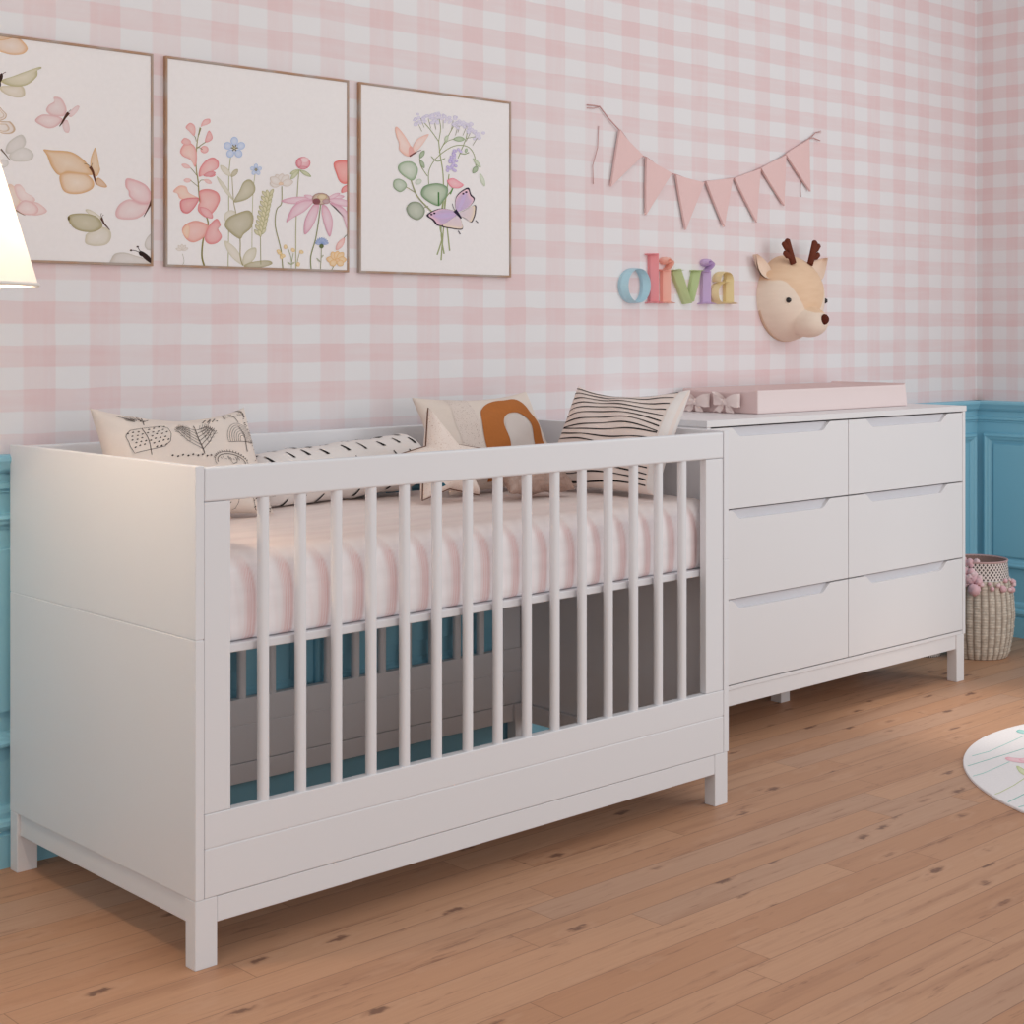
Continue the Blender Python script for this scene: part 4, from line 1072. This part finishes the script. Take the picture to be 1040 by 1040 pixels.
for a, tpx in zip(tops, tips):
    A, B, T = q2(a[0], a[1], .010), q2(a[2], a[3], .007), q2(tpx[0], tpx[1], .009)
    m = MB(); out = []; NN = 8
    def fl(i, j, d):
        s_ = j/NN; l_ = A.lerp(T, s_); r_ = B.lerp(T, s_); p_ = l_.lerp(r_, i/NN)
        return Vector((p_.x, p_.y-d+.003*math.sin(i/NN*PI*1.5+s_*2)*(1-s_), p_.z))
    Fv = [[m.v(fl(i, j, .004)) for i in range(NN+1)] for j in range(NN+1)]; Bv = [[m.v(fl(i, j, -.004)) for i in range(NN+1)] for j in range(NN+1)]
    for j in range(NN):
        for i in range(NN):
            m.f([Fv[j][i], Fv[j][i+1], Fv[j+1][i+1], Fv[j+1][i]]); m.f([Bv[j][i], Bv[j+1][i], Bv[j+1][i+1], Bv[j][i+1]])
        m.f([Fv[j][0], Fv[j+1][0], Bv[j+1][0], Bv[j][0]]); m.f([Fv[j][NN], Bv[j][NN], Bv[j+1][NN], Fv[j+1][NN]])
    for i in range(NN): m.f([Fv[0][i], Bv[0][i], Bv[0][i+1], Fv[0][i+1]])
    m.build('pennant', FELT, root, merge=.00005)

# ------------------------------------------------------------------ deer head wall decoration
def deer():
    cx, cz = 2.712, 1.248
    root = thing('deer_head', (cx, W, cz), 'tan and cream toy deer head with brown antlers mounted on the wall', 'wall decoration')
    ctr = Vector((cx, W, cz)); rx, rz, ry = .150, .142, .118
    mc = Vector((cx, W-.098, cz-.078)); mr = Vector((.060, .062, .050))
    t = NT('tan_and_cream_plush'); p = t.pos(); s = t.sep(p)
    ax = t.math('ABSOLUTE', s[0])
    wob = t.math('MULTIPLY_ADD', t.noise(p, 14, 2), .02, -.01)
    zb = t.math('ADD', t.mapr(ax, .022, .115, -.045, .056, True), wob)
    tanm = t.mapr(t.math('SUBTRACT', s[2], zb), -.003, .003)
    mp = t.n('ShaderNodeMapping'); t.set(mp.inputs[0], p); mp.inputs['Scale'].default_value = (4, 4, 16)
    gr = t.noise(mp.outputs[0], 4.0, 4)
    tan = t.mix(gr, rgb(240, 208, 178), rgb(226, 188, 154)); cr = t.mix(gr, rgb(244, 226, 208), rgb(234, 212, 194))
    t.bump(t.noise(p, 220, 2), .15, .002)
    mat = t.col(t.mix(tanm, cr, tan), .8, .2)
    def hit(c, r, d):
        # largest t with ctr + t d on the ellipsoid
        o = ctr-c; A = sum((d[k]/r[k])**2 for k in range(3)); B = 2*sum(d[k]*o[k]/r[k]**2 for k in range(3)); Cc = sum((o[k]/r[k])**2 for k in range(3))-1
        D_ = B*B-4*A*Cc
        return (-B+math.sqrt(D_))/(2*A) if D_ > 0 else 0
    def surf(d):
        a = hit(ctr, Vector((rx*(1+.03*d.z), ry, rz)), d); b = hit(mc, mr, d)
        k = .006
        h = max(0, k-abs(a-b))/k
        return ctr+d*(max(a, b)+h*h*k*.25)
    m = MB(); m.smooth = True
    NA, NB = 96, 56
    G = [[m.v(surf(Vector((math.sin(b/NB*PI/2)*math.cos(2*PI*a/NA), -math.cos(b/NB*PI/2), math.sin(b/NB*PI/2)*math.sin(2*PI*a/NA))))) for a in range(NA)] for b in range(1, NB+1)]
    top = m.v(surf(Vector((0, -1, 0))))
    for a in range(NA):
        m.f([top, G[0][a], G[0][(a+1) % NA]])
        for b in range(NB-1): m.f([G[b][a], G[b+1][a], G[b+1][(a+1) % NA], G[b][(a+1) % NA]])
    m.build('head', mat, root)
    def onsurf(x, z):
        # point of the face at offset (x, z) in front view
        lo = None
        for q in range(400):
            y = W-.24+.24*q/400; pnt = Vector((cx+x, y, cz+z)); d = pnt-ctr
            if (surf(d.normalized())-ctr).length >= d.length: return pnt
        return Vector((cx+x, W, cz+z))
    EYE = paint('black_bead', rgb(14, 12, 12), .15, 0, 6, .6); NOSE = fabric('brown_felt', rgb(92, 40, 28), .9, .15)
    for sg in (-1, 1):
        e = onsurf(sg*.098, -.008); m = MB(); m.lathe([(.001, -.009), (.006, -.007), (.0088, -.002), (.009, .002), (.006, .007), (.001, .009)], e, 20, 'y'); m.build('eye', EYE, root)
    e = onsurf(.0, -.070)
    m = MB(); m.lathe([(.001, -.013), (.009, -.011), (.0145, -.004), (.0155, .002), (.010, .010), (.001, .012)], e, 24, 'y', rmod=lambda a, h, j: 1+.12*math.sin(a)**2); m.build('nose', NOSE, root)
    ANT = fabric('dark_brown_felt', rgb(112, 56, 40), .9, .2)
    for sg in (-1, 1):
        base = Vector((cx+sg*.045, W-.068, cz+.112)); mid = base+Vector((sg*.016, .002, .034)); tip_ = base+Vector((sg*.030, .004, .074))
        m = MB(); m.tube([base, mid, tip_, tip_+Vector((sg*.002, 0, .005))], [.0125, .0135, .012, .005], 10)
        m.tube([base+Vector((sg*.012, 0, .022)), base+Vector((sg*.034, 0, .026)), base+Vector((sg*.046, 0, .034)), base+Vector((sg*.049, 0, .037))], [.0095, .0105, .0095, .004], 10)
        m.tube([mid+Vector((sg*.004, 0, .010)), mid+Vector((sg*.022, 0, .018)), mid+Vector((sg*.034, 0, .030)), mid+Vector((sg*.036, 0, .034))], [.0095, .0105, .0095, .004], 10)
        for i_, v_ in enumerate(m.b.verts): v_.co.y = base.y+(v_.co.y-base.y)*.7
        m.build('antler', ANT, root)
    EAR = fabric('cream_felt', rgb(240, 214, 194), .95, .08); EARI = fabric('pale_pink_felt', rgb(240, 212, 204), .95, .06)
    for sg in (-1, 1):
        a0 = Vector((cx+sg*.118, W-.022, cz+.070)); dr = Vector((sg*.72, .04, .69)).normalized(); sd = Vector((sg*.69, -.25, -.72)).normalized(); nn = Vector((sg*.1, -1, .1)).normalized()
        def ear(a, b, k=1.0, d=0):
            w_ = .031*k*math.sin(PI*min(1, (.06+.94*a)**.75))**.9; q = 2*b-1
            return a0+dr*(.098*k*a+.006*(1-k))+sd*(w_*q)+nn*(-.014*(q*q)+.004-d+.010*math.sin(PI*a))*-1*(1)
        m = MB(); m.grid(lambda a, b: ear(a, b, 1, 0), 20, 12); m.grid(lambda a, b: ear(a, b, 1, .006), 20, 12)
        o = m.build('ear', EAR, root)
        m = MB(); m.grid(lambda a, b: ear(.08+.86*a, .18+.64*b, 1, -.0015), 16, 8); m.build('inner_ear', EARI, o)
    # flat felt back plate against the wall
    m = MB(); m.lathe([(.148, 0), (.148, .010)], (cx, W-.0095, cz-.002), 64, 'y', rmod=lambda a, h, j: 1-.05*math.sin(a)**2); m.build('back_plate', fabric('brown_back_felt', rgb(222, 190, 164)), root)
# object coordinates of the head mesh are relative to its root, so the pattern uses the head centre as origin
deer()

# ------------------------------------------------------------------ lamp
def lamp():
    cx, cy = -.400, .215; zb, rb, h = 1.221, .186, .30
    root = thing('floor_lamp', (cx, cy, 0), 'lit floor lamp with a white cone shade left of the crib', 'lamp')
    t = NT('white_linen_shade'); nt = t.t
    tr = t.n('ShaderNodeBsdfTranslucent'); tr.inputs[0].default_value = (1.0, .93, .84, 1)
    df = t.n('ShaderNodeBsdfDiffuse'); df.inputs[0].default_value = (.9, .86, .82, 1)
    mx = t.n('ShaderNodeMixShader'); mx.inputs[0].default_value = .16
    nt.links.new(df.outputs[0], mx.inputs[1]); nt.links.new(tr.outputs[0], mx.inputs[2])
    nt.links.new(mx.outputs[0], nt.nodes['Material Output'].inputs[0])
    rt_ = rb-h*.297
    m = MB(); m.lathe([(rb, zb), (rt_, zb+h)], (cx, cy, 0), 72, cap=False); m.build('shade', t.m, root)
    TR_ = paint('white_shade_trim', rgb(240, 234, 228), .6)
    for r_, z_ in ((rb, zb), (rt_, zb+h)):
        m = MB(); m.tube([(cx+r_*math.cos(2*PI*k/72), cy+r_*math.sin(2*PI*k/72), z_) for k in range(72)], .0035, 6, closed=True); m.build('shade_ring', TR_, root)
    m = MB(); m.lathe([(.011, .02), (.011, zb+.02), (.018, zb+.03), (.018, zb+.07)], (cx, cy, 0), 24); m.build('pole', WHITE, root)
    m = MB(); m.lathe([(.105, 0), (.105, .014), (.098, .020), (.02, .024), (.012, .05)], (cx, cy, 0), 48); m.build('base', WHITE, root)
    b = NT('warm_bulb'); b.b.inputs['Emission Color'].default_value = (1, .80, .58, 1); b.b.inputs['Emission Strength'].default_value = 6
    m = MB(); m.lathe([(.012, zb+.07), (.016, zb+.08), (.028, zb+.11), (.030, zb+.125), (.022, zb+.145), (.002, zb+.153)], (cx, cy, 0), 24); m.build('bulb', b.m, root)
    li = bpy.data.lights.new('lamp_light', 'POINT'); li.energy = 44.0; li.color = (1, .76, .53); li.shadow_soft_size = .035
    lo = bpy.data.objects.new('lamp_light', li); C.objects.link(lo); lo.location = (cx, cy, zb+.125)
lamp()

# ------------------------------------------------------------------ baskets
def basket():
    cx, cy = 3.492, .520
    root = thing('woven_basket', (cx, cy, 0), 'round woven rattan basket with pink pompom trim beside the dresser', 'basket')
    BN, RN = 72, 52
    prof_pts = [(0, .098), (.02, .108), (.08, .120), (.15, .125), (.21, .122), (.26, .114), (.275, .111)]
    def R(z):
        for (a, ra), (b, rb_) in zip(prof_pts, prof_pts[1:]):
            if a <= z <= b: q = (z-a)/(b-a); return ra+(rb_-ra)*q
        return prof_pts[-1][1]
    t = NT('rattan'); a = t.n('ShaderNodeVertexColor', layer_name='Col'); p = t.pos(); f = t.noise(p, 90, 3); g = t.mapr(f, .3, .7, .8, 1.12)
    RAT = t.col(t.mix(1, a.outputs[0], t.comb(g, g, g), 'MULTIPLY'), .7, .3)
    c1, c2 = rgb(222, 208, 192)[:3], rgb(132, 114, 100)[:3]
    nst = 30
    def wv(a, z):
        row = math.floor(z/.0095); s_ = abs(math.sin(a*nst/2)); rr = abs(math.sin(PI*z/.0095)); hh = (math.sin(row*12.9898+math.floor(a*nst/2/PI)*78.233)*43758.5) % 1
        return s_**.7*(.42+.58*rr**.6)*(.66+.34*hh)
    m = MB().colors(); n = 480
    zs = [k*.275/104 for k in range(105)]
    m.lathe([(R(z), z) for z in zs], (cx, cy, 0), n, rmod=lambda a, h, j: 1+.045*wv(a, h)-.02, colf=lambda a, h: tuple(c2[k]+(c1[k]-c2[k])*min(1, .12+wv(a, h)*1.15) for k in range(3))+(1,))
    m.build('body', RAT, root)
    # rim band woven in dark and light diamonds
    m = MB().colors()
    dk, lt = rgb(84, 70, 68)[:3], rgb(232, 218, 212)[:3]
    def dia(a, h):
        u = a*24/PI*1.0; v = (h-.27)/.0085
        q = (abs((u+v*.5) % 1-.5) < .19) or (abs((u-v*.5) % 1-.5) < .19)
        return (lt if q else dk)+(1,)
    m.lathe([(.107-.0001*k, .268+k*.068/60) for k in range(61)]+[(.103, .3385), (.097, .336)], (cx, cy, 0), 720, cap=False, colf=lambda a, h: dia(a, h))
    m.lathe([(.097, .336), (.096, .27), (.002, .262)], (cx, cy, 0), 60, cap=False, colf=lambda a, h: rgb(150, 120, 112))
    m.build('rim', vcol('woven_diamond', .8, .2, .05), root, recalc=False)
    m = MB(); m.tube([(cx+.1005*math.cos(2*PI*k/64), cy+.1005*math.sin(2*PI*k/64), .3375) for k in range(64)], .0035, 6, closed=True); m.build('rim_edge', fabric('dusty_rose_edge', rgb(206, 168, 166)), root)
    P1 = fabric('pink_wool', rgb(244, 198, 204), .98, .25, 120, .6); P2 = fabric('light_pink_wool', rgb(248, 216, 218), .98, .2, 120, .6)
    def pom(r):
        m = MB(); b = bmesh.ops.create_icosphere(m.b, subdivisions=3, radius=r)
        for v_ in m.b.verts:
            d = v_.co.normalized(); v_.co = d*r*(1+.10*math.sin(17*d.x+5*d.y)*math.sin(15*d.y+9*d.z)+.07*math.sin(23*d.z+11*d.x))
        for f_ in m.b.faces: f_.smooth = True
        return m
    protos = [pom(.0118).build('pompom', P1, root, fix=False), pom(.0098).build('pompom', P2, root, fix=False)]
    rr = random.Random(11); first = [True, True]
    spots = []
    for k in range(28):   # garland round the shoulder
        a = 2*PI*k/28+rr.uniform(-.05, .05); spots.append((cx+.122*math.cos(a), cy+.122*math.sin(a), .254+rr.uniform(-.014, .014), rr.uniform(.65, 1.05)))
    for k in range(22):
        a = 2*PI*k/22+rr.uniform(-.1, .1); spots.append((cx+.118*math.cos(a), cy+.118*math.sin(a), .272+rr.uniform(-.008, .006), rr.uniform(.45, .8)))
    for k in range(49):   # bunch spilling over the side nearest the dresser
        a = math.radians(rr.uniform(120, 214)); q = rr.random(); spots.append((cx+(.090+.034*q)*math.cos(a), cy+(.090+.034*q)*math.sin(a), .352-.080*q+rr.uniform(-.008, .012), rr.uniform(.8, 1.2)))
    a = math.radians(206); spots.append((cx+.137*math.cos(a), cy+.137*math.sin(a), .250, 1.75))
    for i, (x, y, z, s_) in enumerate(spots):
        k = 0 if i == len(spots)-1 else i % 2
        if first[k]: o = protos[k]; first[k] = False
        else: o = protos[k].copy(); C.objects.link(o)
        o.parent = root; o.location = Vector((x, y, z))-Vector((cx, cy, 0)); o.scale = (s_, s_, s_); o.rotation_euler = (rr.uniform(0, 3), rr.uniform(0, 3), rr.uniform(0, 3))
basket()
def small_basket():
    cx, cy = 3.360, .640
    m = MB().colors(); dk, lt = rgb(40, 36, 36)[:3], rgb(222, 214, 208)[:3]
    def dia(a, h):
        u = a*18/PI; v = h/.0155
        q = (abs((u+v*.5) % 1-.5) < .15) or (abs((u-v*.5) % 1-.5) < .15)
        return (lt if q else dk)+(1,)
    m.lathe([(.045+.005*math.sin(k/40*PI), .0005+k*.10/40) for k in range(41)]+[(.044, .103), (.040, .10)], (cx, cy, 0), 480, cap=False, colf=dia)
    m.lathe([(.040, .10), (.037, .01), (.045, .0005)], (cx, cy, 0), 48, cap=False, colf=lambda a, h: dk+(1,)); m.f([m.v((cx+.037*math.cos(2*PI*k/48), cy+.037*math.sin(2*PI*k/48), .01)) for k in range(48)], dk)
    tag(m.build('lattice_basket', vcol('woven_diamond', .8, .2, .05), recalc=False), 'small black and white diamond-patterned basket on the floor behind the dresser leg', 'basket')
small_basket()

# ------------------------------------------------------------------ rug
def rug():
    c = Vector((2.575, -.795)); r = .70; zt = .006
    class FloorArt(Art):
        def place(s, a, b): return (a, b, zt+.0003+s.n*.00002)
        def tri(s, pts, cols):
            # keep the drawing inside the round rug
            if any((p[0]-c.x)**2+(p[1]-c.y)**2 > (r-.006)**2 for p in pts): return
            s.m.f([s.m.v(s.place(*p)) for p in pts], cols)
    a = FloorArt(0, None, lambda u, v: (lambda q: (q.x, q.y))(onZ(u, v, zt)))
    m = a.m; cw = rgb(236, 230, 230)[:3]
    ring = lambda rr, z: [m.v((c.x+rr*math.cos(2*PI*k/120), c.y+rr*math.sin(2*PI*k/120), z)) for k in range(120)]
    A, B, D_ = ring(r, 0.0005), ring(r, zt-.002), ring(r-.002, zt)
    for X, Y in ((A, B), (B, D_)):
        for k in range(120): m.f([X[k], X[(k+1) % 120], Y[(k+1) % 120], Y[k]], cw)
    m.f(D_, cw); m.f(A[::-1], cw)
    a.crop(970, 720, 8.67)
    T1, T2, G1 = (140, 196, 184), (160, 208, 198), (196, 204, 150)
    def stem(pts, w, col):
        out = []
        for i in range(len(pts)-1):
            for q in range(14): out.append((pts[i][0]+(pts[i+1][0]-pts[i][0])*q/14, pts[i][1]+(pts[i+1][1]-pts[i][1])*q/14))
        a.line(out+[pts[-1]], w, col)
    stem([(150, 415), (300, 375), (430, 318), (600, 240), (760, 150), (1000, 60)], 5, T2); stem([(112, 503), (250, 460), (430, 405), (600, 352), (800, 280), (1100, 160)], 5, T1)
    stem([(130, 600), (250, 566), (370, 515), (480, 465)], 5, T2); stem([(285, 778), (400, 735), (520, 672), (605, 615), (720, 500), (900, 420)], 6, G1)
    stem([(380, 860), (480, 815), (600, 755), (800, 660), (1100, 520)], 7, T1); stem([(455, 895), (600, 855), (800, 790), (1100, 690)], 6, T2); stem([(525, 935), (620, 910), (900, 820)], 6, T1)
    a.blob([(440, 435), (470, 425), (520, 432), (620, 440), (660, 455), (620, 478), (540, 470), (470, 455)], (244, 186, 196), (236, 160, 176)); a.blob([(560, 450), (640, 470), (760, 452), (700, 420), (620, 430)], (246, 196, 204), (238, 168, 182))
    a.blob([(540, 505), (580, 515), (640, 560), (660, 600), (620, 590), (565, 555)], (206, 214, 150), (182, 196, 120)); a.blob([(540, 195), (570, 182), (640, 200), (690, 225), (620, 222), (560, 210)], (120, 206, 196), (96, 186, 180))
    # the rest of the drawing, further out on the rug
    r_ = random.Random(9); a.mp = lambda u, v: (u, v); a.crop(0, 0, 1.0)
    for k in range(26):
        an = r_.uniform(0, 360); rad = r_.uniform(.1, .62); x, y = c.x+.12+rad*math.cos(an)*.75, c.y-.1+rad*math.sin(an)*.75
        col = r_.choice([((244, 186, 196), (236, 160, 176)), ((206, 214, 150), (182, 196, 120)), ((120, 206, 196), (96, 186, 180))])
        if x > 2.45 and y < -.45: a.petal(x, y, an, .11, .045, *col)
    tag(m.build('rug', vcol('printed_rug', .9, .1, .03), recalc=False), 'round white rug printed with thin stems and pastel leaves on the wood floor', 'rug')
rug()

# ------------------------------------------------------------------ light
w = bpy.data.worlds.new('world'); SC.world = w; w.use_nodes = True
bg = w.node_tree.nodes['Background']; bg.inputs[0].default_value = (.965, .985, 1.0, 1); bg.inputs[1].default_value = .46
def area(name, loc, target, sx, sy, e, col, spread=180):
    l = bpy.data.lights.new(name, 'AREA'); l.shape = 'RECTANGLE'; l.size = sx; l.size_y = sy; l.energy = e; l.color = col; l.spread = math.radians(spread)
    o = bpy.data.objects.new(name, l); C.objects.link(o); o.location = loc
    o.rotation_euler = (Vector(target)-Vector(loc)).to_track_quat('-Z', 'Y').to_euler(); return o
area('window_light', (3.75, -2.5, 1.8), (1.7, .6, .8), 1.8, 1.8, 31, (.95, .98, 1.0))
area('front_fill', (.6, -4.4, 1.1), (.9, .4, .6), 2.4, 1.6, 24, (.97, .99, 1.0))  # added front fill, brightens the space under the mattress
area('overhead_light', (1.2, -1.6, 3.2), (1.4, .4, .6), 2.6, 2.6, 14, (1.0, .99, .98))  # broad soft light from above, unseen, no fixture built
area('left_fill', (-2.6, -1.4, 1.7), (3.9, .4, .7), 1.8, 1.8, 13, (1.0, .90, .81))  # added warm fill from the left for crib end and right wall
l = bpy.data.lights.new('sun_patch', 'SPOT'); l.energy = 150; l.color = (1.0, .95, .86); l.spot_size = math.radians(19); l.spot_blend = 1.0; l.shadow_soft_size = .08
o = bpy.data.objects.new('sun_patch', l); C.objects.link(o); o.location = (3.2, -.5, 3.0)
o.rotation_euler = (Vector((2.72, .0, 0))-o.location).to_track_quat('-Z', 'Y').to_euler()
